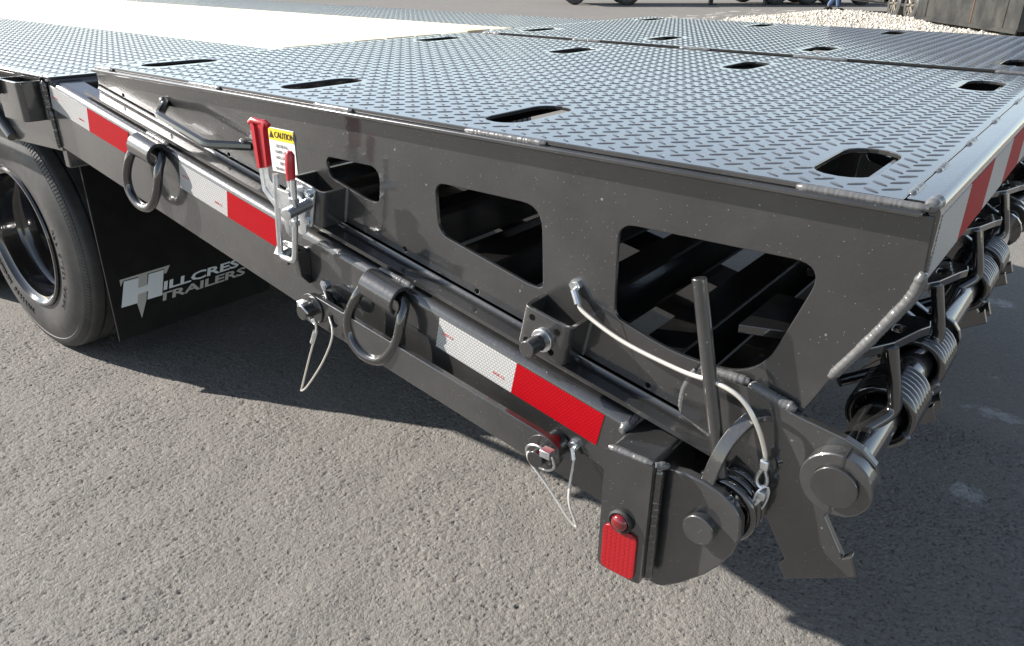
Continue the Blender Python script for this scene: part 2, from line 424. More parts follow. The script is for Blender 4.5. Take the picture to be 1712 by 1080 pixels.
# ================================================================== SETTING
def make_ground():
    """one sheet to the horizon; the part before the camera carries real relief"""
    x0, x1, y0, y1, st = -3.05, .55, -.80, 1.55, .0037
    nx = int((x1-x0)/st); ny = int((y1-y0)/st)
    rs = np.random.RandomState(5); fx = np.fft.fftfreq(nx+1, st)[:, None]; fy = np.fft.rfftfreq(ny+1, st)[None, :]; fr = np.sqrt(fx*fx+fy*fy)+1e-9
    def band(size, width=.6):
        f0 = 1/size; n = np.fft.rfft2(rs.randn(nx+1, ny+1))*np.exp(-(np.log(fr/f0)/width)**2)
        r = np.fft.irfft2(n, s=(nx+1, ny+1)); return (r-r.mean())/r.std()
    X = np.linspace(x0, x1, nx+1)[:, None]; Y = np.linspace(y0, y1, ny+1)[None, :]
    dens = band(.55)*.5+np.clip((-1.0-X)*.45, -.5, .9)
    a_, b_, c_, d_ = band(.011, .45), band(.022, .45), band(.05, .5), band(.34, .7)
    w1, w2 = band(.0095, 1.0), band(.026, 1.1)
    h = .00024*a_+.00026*w1+.00018*b_+.00022*c_+.0010*d_
    p = np.clip(-(w1*.85+w2*.75)-1.10+.48*dens, 0, 1.6); h -= .0026*np.tanh(p*1.1)
    q = np.clip(-(w2*.9+c_*.6)-1.75+.5*dens, 0, 1.4); h -= .0026*np.tanh(q)
    edge = np.clip(np.minimum(np.minimum(X-x0, x1-X), np.minimum(Y-y0, y1-Y))/.12, 0, 1); h = (h-.0006)*edge
    co = np.empty((nx+1, ny+1, 3)); co[..., 0] = X; co[..., 1] = Y; co[..., 2] = h
    idx = np.arange((nx+1)*(ny+1)).reshape(nx+1, ny+1)
    fc = np.stack([idx[:-1, :-1], idx[1:, :-1], idx[1:, 1:], idx[:-1, 1:]], -1).reshape(-1, 4)
    g = 400
    xs = [-g, -60, -20, -8, x0, x1, 6, 20, 60, g]; ys = [-g, -60, -20, -6, y0, y1, 4, 8, 20, 40, 80, g]
    ex = np.array([(x, y, 0.) for x in xs for y in ys]); base = len(idx.ravel()); q4 = []
    for i in range(len(xs)-1):
        for j in range(len(ys)-1):
            if xs[i] == x0 and ys[j] == y0: continue
            k0 = base+i*len(ys)+j; q4.append((k0, k0+len(ys), k0+len(ys)+1, k0+1))
    V = np.concatenate([co.reshape(-1, 3), ex]); F = np.concatenate([fc, np.array(q4)])
    me = bpy.data.meshes.new('ground'); me.vertices.add(len(V)); me.vertices.foreach_set('co', V.ravel())
    me.loops.add(len(F)*4); me.loops.foreach_set('vertex_index', F.ravel().astype(np.int32))
    me.polygons.add(len(F)); me.polygons.foreach_set('loop_start', np.arange(0, len(F)*4, 4, dtype=np.int32))
    me.update(calc_edges=True); me.polygons.foreach_set('use_smooth', np.ones(len(F), dtype=bool)); me.materials.append(MATS['asphalt'])
    o = bpy.data.objects.new('ground', me); COL.objects.link(o); o['kind'] = 'structure'
make_ground()

# ================================================================== TRAILER
T = thing('flatbed_trailer', (-2.7, 1.2, 0), 'dark grey flatbed trailer with pale plank deck, black wheel and sloping taped side rail', 'trailer')

# ---- deck -------------------------------------------------------------
def tread_bars(x0, x1, y0, y1, z, skip=()):
    """positions and angles of the raised bars of chequer plate"""
    p = .0337; out = []
    i0 = math.floor((x0+.430)/p)-1; i1 = math.ceil((x1+.430)/p)+1; j0 = math.floor((y0+.010)/p)-1; j1 = math.ceil((y1+.010)/p)+1
    for i in range(i0, i1+1):
        for j in range(j0, j1+1):
            for dx, dy, a in ((0, 0, R_(45)), (p*.5, p*.5, R_(-38))):
                x = -.430+i*p+dx; y = -.010+j*p+dy
                if not (x0+.012 < x < x1-.012 and y0+.012 < y < y1-.012): continue
                if any(math.hypot(x-sx, max(0, abs(y-sy)-.052)) < .033+.0095 for sx, sy in skip): continue
                out.append((x, y, z, a))
    return out
def bar_shape(L=.0132, W=.0044, H=.0009):
    """one raised lens-shaped bar: rim and ridge"""
    n = 8; rim = []; mid = []; top = []
    for i in range(n):
        a = 2*math.pi*i/n; c, s = math.cos(a), math.sin(a)
        rim.append((L*c*(1 if abs(c) > .1 else 1), W*s*(1-.25*abs(c)), -.0002))
        top.append((L*.80*c, W*.46*s*(1-.2*abs(c)), H))
    return rim, top
RIM, TOP = bar_shape()
def bars_mesh(bm, L):
    for x, y, z, a in L:
        c, s = math.cos(a), math.sin(a)
        r = [bm.verts.new((x+c*u-s*v, y+s*u+c*v, z+h)) for u, v, h in RIM]; t = [bm.verts.new((x+c*u-s*v, y+s*u+c*v, z+h)) for u, v, h in TOP]
        n = len(r)
        for i in range(n): bm.faces.new((r[i], r[(i+1) % n], t[(i+1) % n], t[i]))
        bm.faces.new(t)
BAR_ME = None
def add_bars(L, parent, singles=0):
    """raised bars: the nearest as parts of their own, the rest joined"""
    global BAR_ME
    L = sorted(L, key=lambda q: (Vector(q[:3])-CAM).length)
    base = BASE[parent.name]
    if singles:
        if BAR_ME is None:
            b = NB(); bars_mesh(b, [(0, 0, 0, 0)]); bmesh.ops.recalc_face_normals(b, faces=b.faces)
            BAR_ME = bpy.data.meshes.new('tread_bar'); b.to_mesh(BAR_ME); b.free(); BAR_ME.materials.append(MATS['paint_top'])
            for p in BAR_ME.polygons: p.use_smooth = True
        for x, y, z, a in L[:singles]:
            o = bpy.data.objects.new('tread_bar', BAR_ME); COL.objects.link(o); o.parent = parent
            o.location = Vector((x, y, z))-base; o.rotation_euler.z = a
    b = NB(); bars_mesh(b, L[singles:])
    o = obj('tread_bars', b, 'paint_top', parent, smooth=80, kind='stuff')
    return o

XF = -1.74                                             # front end of the ramps
def deck_panel(x0, x1, y0, y1, bars=True):
    b = NB(); box(b, (x0, y0, ZD-.006), (x1, y1, ZD)); obj('deck_plate', b, 'paint_top', T, bevel=.0015)
    return tread_bars(x0, x1, y0, y1, ZD)
DL = []
WY0, WY1, WX1 = .68, 1.80, -2.02
DL += deck_panel(-9.5, XF-.13, YR-.005, WY0-.03)
DL += deck_panel(-9.5, XF-.13, WY1+.03, 2.50)
DL += deck_panel(WX1+.015, XF-.13, WY0-.028, WY1+.028)
DL = [q for q in DL if q[0] > -5.2]
add_bars(DL, T)
# flat steel strips between planks and chequer plate
for y0, y1 in ((WY0-.03, WY0-.004), (WY1+.004, WY1+.03)):
    b = NB(); box(b, (-9.5, y0+.001, ZD-.012), (WX1, y1-.001, ZD-.001)); obj('edge_strip', b, 'paint_top', T, bevel=.001)
# planks
npl = 8; pw = (WY1-WY0)/npl
pm = None
for i in range(npl):
    if pm is None:
        b = NB(); box(b, (-7.4, .0025, -.038), (0, pw-.0025, 0)); bmesh.ops.recalc_face_normals(b, faces=b.faces)
        pm = bpy.data.meshes.new('plank'); b.to_mesh(pm); b.free(); pm.materials.append(MATS['pine'])
    o = bpy.data.objects.new('plank', pm); COL.objects.link(o); o.parent = T
    o.location = Vector((WX1-random.uniform(0, .004), WY0+i*pw, ZD+.004+random.uniform(-.002, .003)))-BASE[T.name]
    bv = o.modifiers.new('bevel', 'BEVEL'); bv.width = .003; bv.segments = 2
# cross beam closing the deck towards the tail (rounded tube edge) and outer stringers
b = NB(); cyl(b, (XF-.145, YR+.0, ZD-.022), (XF-.145, 2.5, ZD-.022), .0215, n=20); obj('deck_end_tube', b, 'paint_black_shade', T)
b = NB(); box(b, (XF-.19, YR+.012, ZD-.21), (XF-.165, 2.49, ZD-.03)); obj('deck_end_beam', b, 'paint_black_shade', T, bevel=.003)
b = NB(); box(b, (XF-.164, .014, ZD-.050), (XF+.10, 2.40, ZD-.042)); obj('sun_stop_plate', b, 'paint_black_shade', T)  # added to stop sun leaking between deck and ramp
for y0, y1, nm in ((YR+.004, YR+.012, 'side_stringer'), (2.485, 2.495, 'side_stringer')):
    b = NB(); plate(b, [(-9.5, ZD-.008), (XF-.165, ZD-.008), (XF-.165, ZD-.168), (-2.15, ZD-.176), (-2.30, ZD-.066), (-9.5, ZD-.066)], [], XZ, y0, y1)
    obj(nm, b, 'paint', T, bevel=.0015)
b = NB(); box(b, (-9.5, YR-.004, ZD-.014), (XF-.18, YR+.02, ZD-.0065)); obj('deck_flange', b, 'paint', T, bevel=.001)
# welds along the deck edge
b = NB()
for xa, xb in ((-2.06, -1.90), (-2.60, -2.42), (-3.1, -2.95)): weld(T, [(xa, YR-.003, ZD-.002), (xb, YR-.003, ZD-.002)], .005, seed=int(-xa*10))

# stake pocket: a U of bent plate standing off the stringer
def U_pocket(x0, x1, y_out, y_in, z0, z1, t=.007):
    b = NB(); r = .012
    prof_o = fillet([(x0, y_in, 0), (x0, y_out, 0), (x1, y_out, 0), (x1, y_in, 0)], r, 4)
    prof_i = fillet([(x1-t, y_in, 0), (x1-t, y_out+t, 0), (x0+t, y_out+t, 0), (x0+t, y_in, 0)], r-t*.6, 4)
    lp = [(p.x, p.y) for p in prof_o]+[(p.x, p.y) for p in prof_i]
    plate(b, lp, [], XY, z0, z1)
    return b
obj('stake_pocket', U_pocket(-2.04, -1.925, YR-.052, YR+.004, ZD-.098, ZD-.012), 'paint', T, bevel=.001)
b = NB(); box(b, (-9.5, YR-.066, ZD-.045), (-2.015, YR-.0525, ZD-.010)); obj('rub_rail', b, 'paint', T, bevel=.003)
weld(T, [(-2.055, YR-.058, ZD-.008), (-2.005, YR-.058, ZD-.009)], .006, seed=5); weld(T, [(-2.038, YR-.002, ZD-.012), (-2.038, YR-.002, ZD-.1)], .006, seed=6)
weld(T, [(-1.925, YR, ZD-.012), (-1.925, YR, ZD-.1)], .006, seed=8)
# vertical weld joint between deck stringer and rail
weld(T, [(-1.902, YR-.002, .90), (-1.902, YR-.002, .816)], .008, mt='paint_black_shade', seed=11); weld(T, [(-1.90, YR-.004, .965), (-1.902, YR-.004, .90)], .010, mt='paint_black_shade', seed=12)
# bent guard bar by the tyre
b = NB(); tube(b, [(-2.31, YR-.004, .918), (-2.155, YR-.004, .808)], .0125, 14); obj('guard_bar', b, 'paint_black_shade', T)

# ---- sloping side rail ----------------------------------------------
arc = [(YR+.016-.016*math.cos(a), -.004+.016*math.sin(a)) for a in [i*math.pi/12 for i in range(7)]]
rp = [(YR, -.139)]+arc+[(.010, .012), (.010, .004), (YR+.020, .004), (YR+.009, -.008), (YR+.009, -.130), (.0, -.130), (.0, -.139)]
def rail(y_mirror=None, x0=-1.895, x1=-.398):
    b = NB(); pr = rp if y_mirror is None else [(y_mirror-u, v) for u, v in rp]
    sweep(b, pr, (x0, 0, rail_z(x0)), (x1, 0, rail_z(x1)), (0, 1, 0), (0, 0, 1)); return b
obj('side_rail', rail(), 'paint', T, smooth=30)
obj('side_rail', rail(2.45), 'paint', T, smooth=30)

# reflective tape on the rail
def tape_strip(x0, L, parent, first='white'):
    root = None
    for i, nm in enumerate(('white', 'red')):
        b = NB(); a = x0+i*L
        P0 = Vector((a, 0, rail_z(a)-.0005)); P1 = Vector((a+L, 0, rail_z(a+L)-.0005)); wd = .0515
        q = [P0, P1, P1-UN*wd, P0-UN*wd]
        plate(b, [(p.x, p.z) for p in q], [], XZ, YR-.0009, YR+.0003)
        o = obj('%s_tape' % nm, b, 'tape_'+nm, parent)
        if nm == 'white':
            for fr in (.06, .76):
                p = P0+UX*(L*fr)-UN*(.020 if fr < .5 else .034)
                tb = text_bm('DOT-C2', .0058, mat_axes((p.x, YR-.0012, p.z-.004), UX, UN, (0, -1, 0)), ext=.0002)
                obj('print', tb, 'red_print', o, smooth=0)
for x0, L in ((-1.886, .158), (-1.394, .149), (-.724, .1465)): tape_strip(x0, L, T)

# tie-down D rings
def d_ring(x, name='tie_down_ring'):
    """housing centred at x on the top corner of the rail, ring hanging from it"""
    zc = rail_z(x)+.008; b = NB(); o = Vector((x, YR-.013, zc-.010)); hl = .036
    prof = []
    for i in range(13):
        a = R_(-60+ i*220/12); prof.append((-.024*math.cos(a), .024*math.sin(a)))
    inn = [(u*.70, v*.70) for u, v in prof[::-1]]
    sweep(b, prof+inn, o-UX*hl, o+UX*hl, (0, 1, 0), UN)
    hs = obj('ring_housing', b, 'paint', T, bevel=.0012)
    b = NB(); pts = [(-.046, .004, -.002), (-.052, -.012, -.030), (-.062, -.018, -.072), (-.052, -.020, -.106), (-.020, -.021, -.124), (.016, -.020, -.120), (.040, -.019, -.098), (.056, -.016, -.060), (.054, -.010, -.026), (.044, .002, -.002), (.022, .004, .002), (-.022, .004, .002)]
    P = [o+UX*a*.92+Vector((0, y, 0))+UN*c*.95 for a, y, c in pts]
    tube(b, smooth_path(P, 6, True), .0088, 14, closed=True)
    obj('ring', b, 'paint_black_shade', hs)
    weld(hs, [o+UX*(-hl+.005)+UN*.021+Vector((0, .018, 0)), o+UX*(hl+.006)+UN*.021+Vector((0, .018, 0))], .0065, seed=int(abs(x)*100))
d_ring(-.828); d_ring(-1.478)

# support bar pinned to the rail, with lynch pins and lanyards
b = NB(); c0 = Vector((-.985, .681)); c1 = Vector((-.502, .600)); d = (c1-c0).normalized(); nn = Vector((-d.y, d.x)); hw = .026
lp = []
for s, c in ((1, c1), (-1, c0)):
    for i in range(11):
        a = math.pi*i/10; v = (d*math.sin(a)*s+nn*math.cos(a)*s)*hw; lp.append((c.x+v.x, c.y+v.y))
hole = [(c0.x+d.x*.052+.011*math.cos(a), c0.y+d.y*.052+.011*math.sin(a)) for a in [i*math.pi/7 for i in range(14)]]
plate(b, lp, [hole], XZ, YR-.034, YR-.024); bar = obj('support_bar', b, 'paint', T, bevel=.0015)
for c in (c0, c1):
    b = NB(); cyl(b, (c.x, YR, c.y), (c.x, YR-.058, c.y), .0125, n=24); cyl(b, (c.x, YR-.002, c.y), (c.x, YR-.0235, c.y), .020, n=24); obj('pivot_pin', b, 'paint_black_shade', bar, bevel=.001)
    b = NB(); cyl(b, (c.x, YR-.0345, c.y), (c.x, YR-.0375, c.y), .0275, n=32); obj('washer', b, 'paint', bar, bevel=.0006)
def ring_pts(o, r, u, v, a0=0, a1=2*math.pi, k=28): return [Vector(o)+Vector(u)*r*math.cos(a0+(a1-a0)*i/k)+Vector(v)*r*math.sin(a0+(a1-a0)*i/k) for i in range(k+1)]
def lanyard(name, pts, r=.0018, parent=T, k=8):
    b = NB(); tube(b, smooth_path(pts, k), r, 8); return obj(name, b, 'steel_cable', parent)
def hex_bolt(b, p, ax, r=.009, h=.006):
    p = Vector(p); ax = Vector(ax).normalized(); cyl(b, p, p+ax*h, r, n=6); cyl(b, p+ax*h, p+ax*(h+.0015), r*.6, n=12)
# right pin: ring clip standing round the pin head
py = YR-.050
b = NB(); o = Vector((c1.x+.004, py, c1.y+.001)); tube(b, ring_pts(o, .0225, (.98, .1, -.15), (.1, -.25, .96), R_(80), R_(400)), .0019, 8); box(b, (o.x+.004, py-.008, o.z+.008), (o.x+.020, py+.006, o.z+.019)); obj('lynch_pin', b, 'zinc', bar, bevel=.0008)
b = NB(); hex_bolt(b, (-.474, YR, .607), (0, -1, 0)); obj('lanyard_bolt', b, 'zinc', bar)
lanyard('lanyard', [(-.474, YR-.008, .606), (-.468, YR-.012, .592), (-.452, YR-.045, .552), (-.438, YR-.05, .526), (-.4335, YR-.05, .5155), (-.445, YR-.052, .523), (-.480, YR-.054, .562), (-.512, YR-.055, .592), (-.516, YR-.052, .604), (-.506, YR-.052, .600)], parent=bar)
b = NB(); tube(b, [(-.474, YR-.008, .605), (-.468, YR-.012, .590)], .0042, 10); obj('ferrule', b, 'zinc', bar)
# left pin
o = Vector((c0.x, py, c0.y)); b = NB(); tube(b, ring_pts(o+Vector((.006, 0, -.004)), .019, (.75, .1, -.65), (.25, -.5, .8), R_(60), R_(390)), .0019, 8); box(b, (o.x-.012, py-.006, o.z+.006), (o.x+.004, py+.006, o.z+.018)); obj('lynch_pin', b, 'zinc', bar, bevel=.0008)
b = NB(); hex_bolt(b, (-.987, YR, .714), (0, -1, 0)); obj('lanyard_bolt', b, 'zinc', bar)
lanyard('lanyard', [(-.987, YR-.008, .713), (-.975, YR-.012, .698), (-.950, YR-.03, .680), (-.925, YR-.045, .655), (-.950, YR-.05, .600), (-1.000, YR-.05, .535), (-1.021, YR-.05, .516), (-1.017, YR-.05, .528), (-.985, YR-.052, .595), (-.958, YR-.052, .655), (-.962, YR-.052, .676)], parent=bar)
b = NB(); tube(b, [(-.972, YR-.052, .628), (-.960, YR-.052, .653)], .0042, 10); obj('ferrule', b, 'zinc', bar)

# latch hook on the rail
b = NB(); hk = []
for i in range(13):
    a = R_(10+i*170/12); hk.append((-1.044+.0, YR-.020-.020*math.cos(a), .768+.012*math.sin(a)))
prof = [(YR-.002, .770), (YR-.020, .783), (YR-.036, .780), (YR-.046, .766), (YR-.046, .752), (YR-.040, .752), (YR-.040, .764), (YR-.032, .773), (YR-.020, .775), (YR-.002, .762)]
plate(b, prof, [], lambda u, v, t: (t, u, v), -1.060, -1.022); hook = obj('latch_hook', b, 'paint', T, bevel=.002)
b = NB(); plate(b, [(YR, .772), (YR-.028, .770), (YR-.022, .725), (YR-.008, .708), (YR, .708)], [], lambda u, v, t: (t, u, v), -1.034, -1.022); obj('hook_gusset', b, 'paint_black_shade', hook, bevel=.0015)

# ---- end post with marker lamp, reflector and hinge ear ---------------
PX0, PX1, PY, PZ0, PZ1 = -.398, -.331, -.099, .472, .660
b = NB(); plate(b, round_poly([(PX0, PZ0), (PX1, PZ0), (PX1, PZ1), (PX0, PZ1)], [.012, .010, .002, .002], 4), [], XZ, PY, PY+.010); post = obj('end_post', b, 'paint', T, bevel=.002)
b = NB(); box(b, (PX0+.001, PY+.0102, PZ0+.03), (PX1-.001, .30, PZ1-.0005)); obj('tail_tube', b, 'paint', post, bevel=.006, seg=3)
weld(post, [(PX0+.002, PY+.006, PZ1), (PX1-.003, PY+.006, PZ1)], .006, seed=21); weld(post, [(PX1, PY+.006, PZ1), (PX1+.012, PY+.02, PZ1-.004)], .007, seed=24); weld(post, [(-.402, YR-.004, .660), (-.398, YR+.03, .672)], .009, seed=22)
weld(post, [(PX1+.002, PY+.014, PZ1-.006), (PX1+.002, PY+.014, PZ0+.004)], .009, mt='paint_black_shade', seed=23)
# reflector and marker lamp
b = NB(); plate(b, round_poly([(-.391, .476), (-.341, .476), (-.341, .549), (-.391, .549)], [.012]*4, 6), [], XZ, PY-.0035, PY+.0005); rf = obj('reflector', b, 'reflector_red', post, bevel=.001)
b = NB()
nx, nz = 7, 11
for i in range(nx):
    for j in range(nz):
        x = -.3865+i*(.041/(nx-1)); z = .4815+j*(.062/(nz-1))
        q = [b.verts.new((x+dx*.0031, PY-.0036, z+dz*.0027)) for dx, dz in ((-1, -1), (1, -1), (1, 1), (-1, 1))]; t = b.verts.new((x, PY-.0039, z))
        for k_ in range(4): b.faces.new((q[k_], q[(k_+1) % 4], t))
obj('reflector_prisms', b, 'reflector_red', rf, smooth=0, kind='stuff')
lo_ = Vector((-.366, PY, .562))
b = NB(); lathe(b, [(0, -.001), (.0165, -.001), (.0172, .0045), (.0150, .0075), (.0126, .0065), (.0122, .002), (0, .002)], lo_, (0, -1, 0), 32); lamp = obj('marker_lamp', b, 'tread_rubber', post)
b = NB(); lathe(b, [(.0123, .003), (.0119, .0075), (.0095, .0110), (.0055, .0130), (0, .0137)], lo_, (0, -1, 0), 28); obj('lamp_lens', b, 'lens_red', lamp)
# hinge ear
ear = [(-.330, .644), (-.300, .649), (-.275, .647), (-.255, .642), (-.236, .632), (-.2245, .614), (-.2225, .590), (-.229, .562), (-.243, .535), (-.258, .513), (-.289, .480), (-.309, .463), (-.322, .458), (-.337, .459)]
b = NB(); plate(b, ear, [], XZ, -.071, -.057); er = obj('hinge_ear', b, 'paint', post, bevel=.002)
b = NB(); cyl(b, (-.271, -.074-.010, .585), (-.271, .06, .585), .0205, n=36); obj('hinge_pin', b, 'paint', er, bevel=.0015)
b = NB(); plate(b, [(x, z) for x, z in ear], [], XZ, .035, .049); obj('inner_ear', b, 'paint_black_shade', post, bevel=.002)
# lift spring on the hinge pin with its long leg
b = NB(); ctr = Vector((-.262, -.050, .600)); hp = helix(ctr, (0, 1, 0), .0425, .0150, 4.8, 24, R_(20)); tube(b, hp, .0058, 12); obj('lift_spring', b, 'paint_black_shade', er)
b = NB(); cyl(b, (-.3285, -.036, .888), (-.256, -.044, .600), .0088, n=20); obj('lever_rod', b, 'paint', er, bevel=.001)

# ---- under frame -------------------------------------------------------
for y in (.55, 1.85):
    b = NB(); sweep(b, [(-.07, 0), (.07, 0), (.07, -.012), (.006, -.012), (.006, -.20), (.07, -.20), (.07, -.212), (-.07, -.212), (-.07, -.20), (-.006, -.20), (-.006, -.012), (-.07, -.012)], (-9.5, y, ZD-.06), (-1.9, y, ZD-.06), (0, 1, 0), (0, 0, 1)); obj('main_beam', b, 'paint_black_shade', T, smooth=0)
    b = NB(); sweep(b, [(-.05, 0), (.05, 0), (.05, -.012), (.006, -.012), (.006, -.10), (.05, -.10), (.05, -.112), (-.05, -.112), (-.05, -.10), (-.006, -.10), (-.006, -.012), (-.05, -.012)], (-1.9, y, rail_z(-1.9)-.03), (-.39, y, rail_z(-.39)-.03), (0, 1, 0), (0, 0, 1)); obj('tail_beam', b, 'paint_black_shade', T, smooth=0)
for x in (-1.72, -1.30, -.90):
    b = NB(); sweep(b, [(0, 0), (.05, 0), (.05, -.006), (.006, -.006), (.006, -.074), (.05, -.074), (.05, -.08), (0, -.08)], (x, .012, rail_z(x)-.03), (x, 2.43, rail_z(x)-.03), (1, 0, 0), (0, 0, 1)); obj('tail_crossmember', b, 'paint_black_shade', T, smooth=0)
b = NB(); box(b, (PX0+.004, .30, PZ0+.05), (PX1-.004, 2.5, PZ1-.003)); obj('tail_crossmember', b, 'paint_black_shade', T, bevel=.006)

# ---- wheels ------------------------------------------------------------
WX, WZ, WR = -2.705, .391, .391
def tyre_profile():
    # (radius, offset inward from outer sidewall)
    return [(.222, .020), (.226, .010), (.236, .006), (.250, .004), (.268, .001), (.292, -.002), (.312, -.001), (.330, .004), (.346, .010), (.352, .012), (.354, .0105), (.364, .014), (.3655, .016), (.376, .020), (.384, .026), (.3885, .033), (.390, .040), (.391, .060), (.391, .064), (.379, .0665), (.379, .0715), (.391, .074), (.391, .108), (.379, .1105), (.379, .1155), (.391, .118), (.391, .150), (.379, .1525), (.379, .1575), (.391, .160), (.390, .182), (.3885, .190), (.376, .202), (.346, .214), (.312, .222), (.27, .22), (.226, .212), (.222, .20)]
def tyre_mesh(y):
    b = NB(); lathe(b, tyre_profile(), (WX, y, WZ), (0, 1, 0), 96)
    return b
def rim_mesh(y, deep=True):
    b = NB(); d = .168
    pr = [(.232, .008), (.234, .001), (.230, -.004), (.224, -.004), (.220, .002), (.214, .010), (.206, .014), (.203, .030), (.203, .062), (.198, .074), (.186, .080), (.180, .090), (.178, d-.012), (.168, d), (.120, d+.004), (.112, d), (.085, d-.008), (.080, d-.03), (.066, d-.045), (.062, d-.05), (0, d-.052)]
    lathe(b, pr, (WX, y, WZ), (0, 1, 0), 72)
    return b
def wheel(y, detail=True):
    ty = obj('wheel', tyre_mesh(y), 'tyre_rubber', T, smooth=32)
    if detail:
        rim = obj('rim', rim_mesh(y), 'rim_black', ty, smooth=32)
        for i in range(10):
            b = NB(); a = 2*math.pi*i/10; p = Vector((WX+.1425*math.cos(a), y+.166, WZ+.1425*math.sin(a))); cyl(b, p, p+Vector((0, -.022, 0)), .0135, n=6); cyl(b, p+Vector((0, -.022, 0)), p+Vector((0, -.034, 0)), .008, n=10); obj('lug_nut', b, 'zinc', ty)
        # shoulder ribs of the tyre
        b = NB(); n = 210
        for i in range(n):
            a = 2*math.pi*i/n; c, s = math.cos(a), math.sin(a); ta = Vector((-s, 0, c)); rd = Vector((c, 0, s)); o = Vector((WX, y, WZ))
            q = []
            for r, h in ((.3668, .0158), (.3765, .0195), (.3840, .0250)):
                for w_ in (-.0036, .0036): q.append(b.verts.new(o+rd*r+Vector((0, h-.0016, 0))+ta*w_))
            b.faces.new((q[0], q[1], q[3], q[2])); b.faces.new((q[2], q[3], q[5], q[4]))
            e = [b.verts.new(v.co+Vector((0, .004, 0))) for v in q]
            for i0, i1 in ((0, 2), (2, 4), (1, 3), (3, 5), (0, 1), (4, 5)): b.faces.new((q[i0], q[i1], e[i1], e[i0]))
        obj('shoulder_ribs', b, 'tyre_rubber', ty, smooth=20, kind='stuff')
        # raised sidewall lettering
        b = NB(); word = 'ALL STEEL RADIAL'; r = .272
        for wd_, a_start, step_ in ((word, R_(16), R_(-3.9)), ('TUBELESS REGROOVABLE', R_(-102), R_(-3.6)), ('215/75R17.5', R_(130), R_(-3.9))):
            for i, ch in enumerate(wd_):
                if ch == ' ': continue
                a = a_start+i*step_; rd = Vector((math.cos(a), 0, math.sin(a))); ta = Vector((math.sin(a), 0, -math.cos(a)))
                o = Vector((WX, y, WZ))+rd*r+Vector((0, -.0005, 0))
                tb = text_bm(ch, .028, mat_axes(o, ta, rd, Vector((0, -1, 0))), bold=.0006, ext=.0022, align='CENTER', res=1)
                me = bpy.data.meshes.new('q'); tb.to_mesh(me); tb.free(); b.from_mesh(me); bpy.data.meshes.remove(me)
        obj('sidewall_lettering', b, 'tread_rubber', ty, smooth=0, kind='stuff')
    return ty
WY = .087
wheel(WY)
ty2 = obj('wheel', tyre_mesh(WY+.262), 'tyre_rubber', T, smooth=32)
for dx in (-.86,):
    for y in (WY, WY+.262):
        b = tyre_mesh(y); bmesh.ops.translate(b, verts=b.verts, vec=(dx, 0, 0)); o_ = obj('wheel', b, 'tyre_rubber', T, smooth=32)
        b = rim_mesh(y); bmesh.ops.translate(b, verts=b.verts, vec=(dx, 0, 0)); obj('rim', b, 'rim_black', o_, smooth=32)
for dx in (0, -.86):
    for y in (2.45-WY-.45, 2.45-WY-.19):
        b = tyre_mesh(y); bmesh.ops.translate(b, verts=b.verts, vec=(dx, 0, 0)); obj('wheel', b, 'tyre_rubber', T, smooth=32)
    b = NB(); cyl(b, (WX+dx, .2, WZ), (WX+dx, 2.3, WZ), .06, n=20); obj('axle', b, 'paint_black_shade', T)

# ---- mud flap with the maker's logo -------------------------------------
FX = -2.25
b = NB(); box(b, (FX-.009, .1295, .1385), (FX, .682, .86)); flap = obj('mud_flap', b, 'flap_rubber', T, bevel=.0015)
YZm = lambda y, z, sx=1.: mat_axes((FX+.0006, y, z), (0, 1, 0), (0, 0, 1), (1, 0, 0))
def fpoly(name, pts, mt, lift=.0):
    b = NB(); plate(b, pts, [], YZ, FX+.0002, FX+.0012+lift); return obj(name, b, mt, flap, smooth=0)
fpoly('logo_t', [(.167, .333), (.330, .3345), (.313, .311), (.306, .313), (.310, .3275), (.2545, .3275), (.2345, .246), (.2095, .193), (.2035, .246), (.2255, .3265), (.1765, .3275), (.1665, .312)], 'logo_grey')
fpoly('logo_h', [(.155, .246), (.1785, .325), (.2245, .3235), (.2165, .2915), (.248, .293), (.2575, .325), (.307, .325), (.286, .245), (.238, .246), (.245, .273), (.2125, .2725), (.2045, .245)], 'logo_blue', .0008)
def fit_text(t, y0, y1, z0, cap, mt):
    b = text_bm(t, .05, Matrix.Identity(4), bold=.0012, ext=.0004, spacing=.96)
    xs_ = [v.co.x for v in b.verts]; zs_ = [v.co.y for v in b.verts]; x0, x1, h0, h1 = min(xs_), max(xs_), min(zs_), max(zs_)
    for v in b.verts:
        h = (v.co.y-h0)/(h1-h0)*cap; u = y0+(v.co.x-x0)/(x1-x0)*(y1-y0)+h*.28
        v.co = Vector((FX+.0008+v.co.z, u, z0+h))
    obj('logo_lettering', b, mt, flap, smooth=0)
fit_text('ILLCREST', .294, .618, .2585, .028, 'logo_blue')
fit_text('TRAILERS', .266, .588, .2245, .027, 'logo_grey')

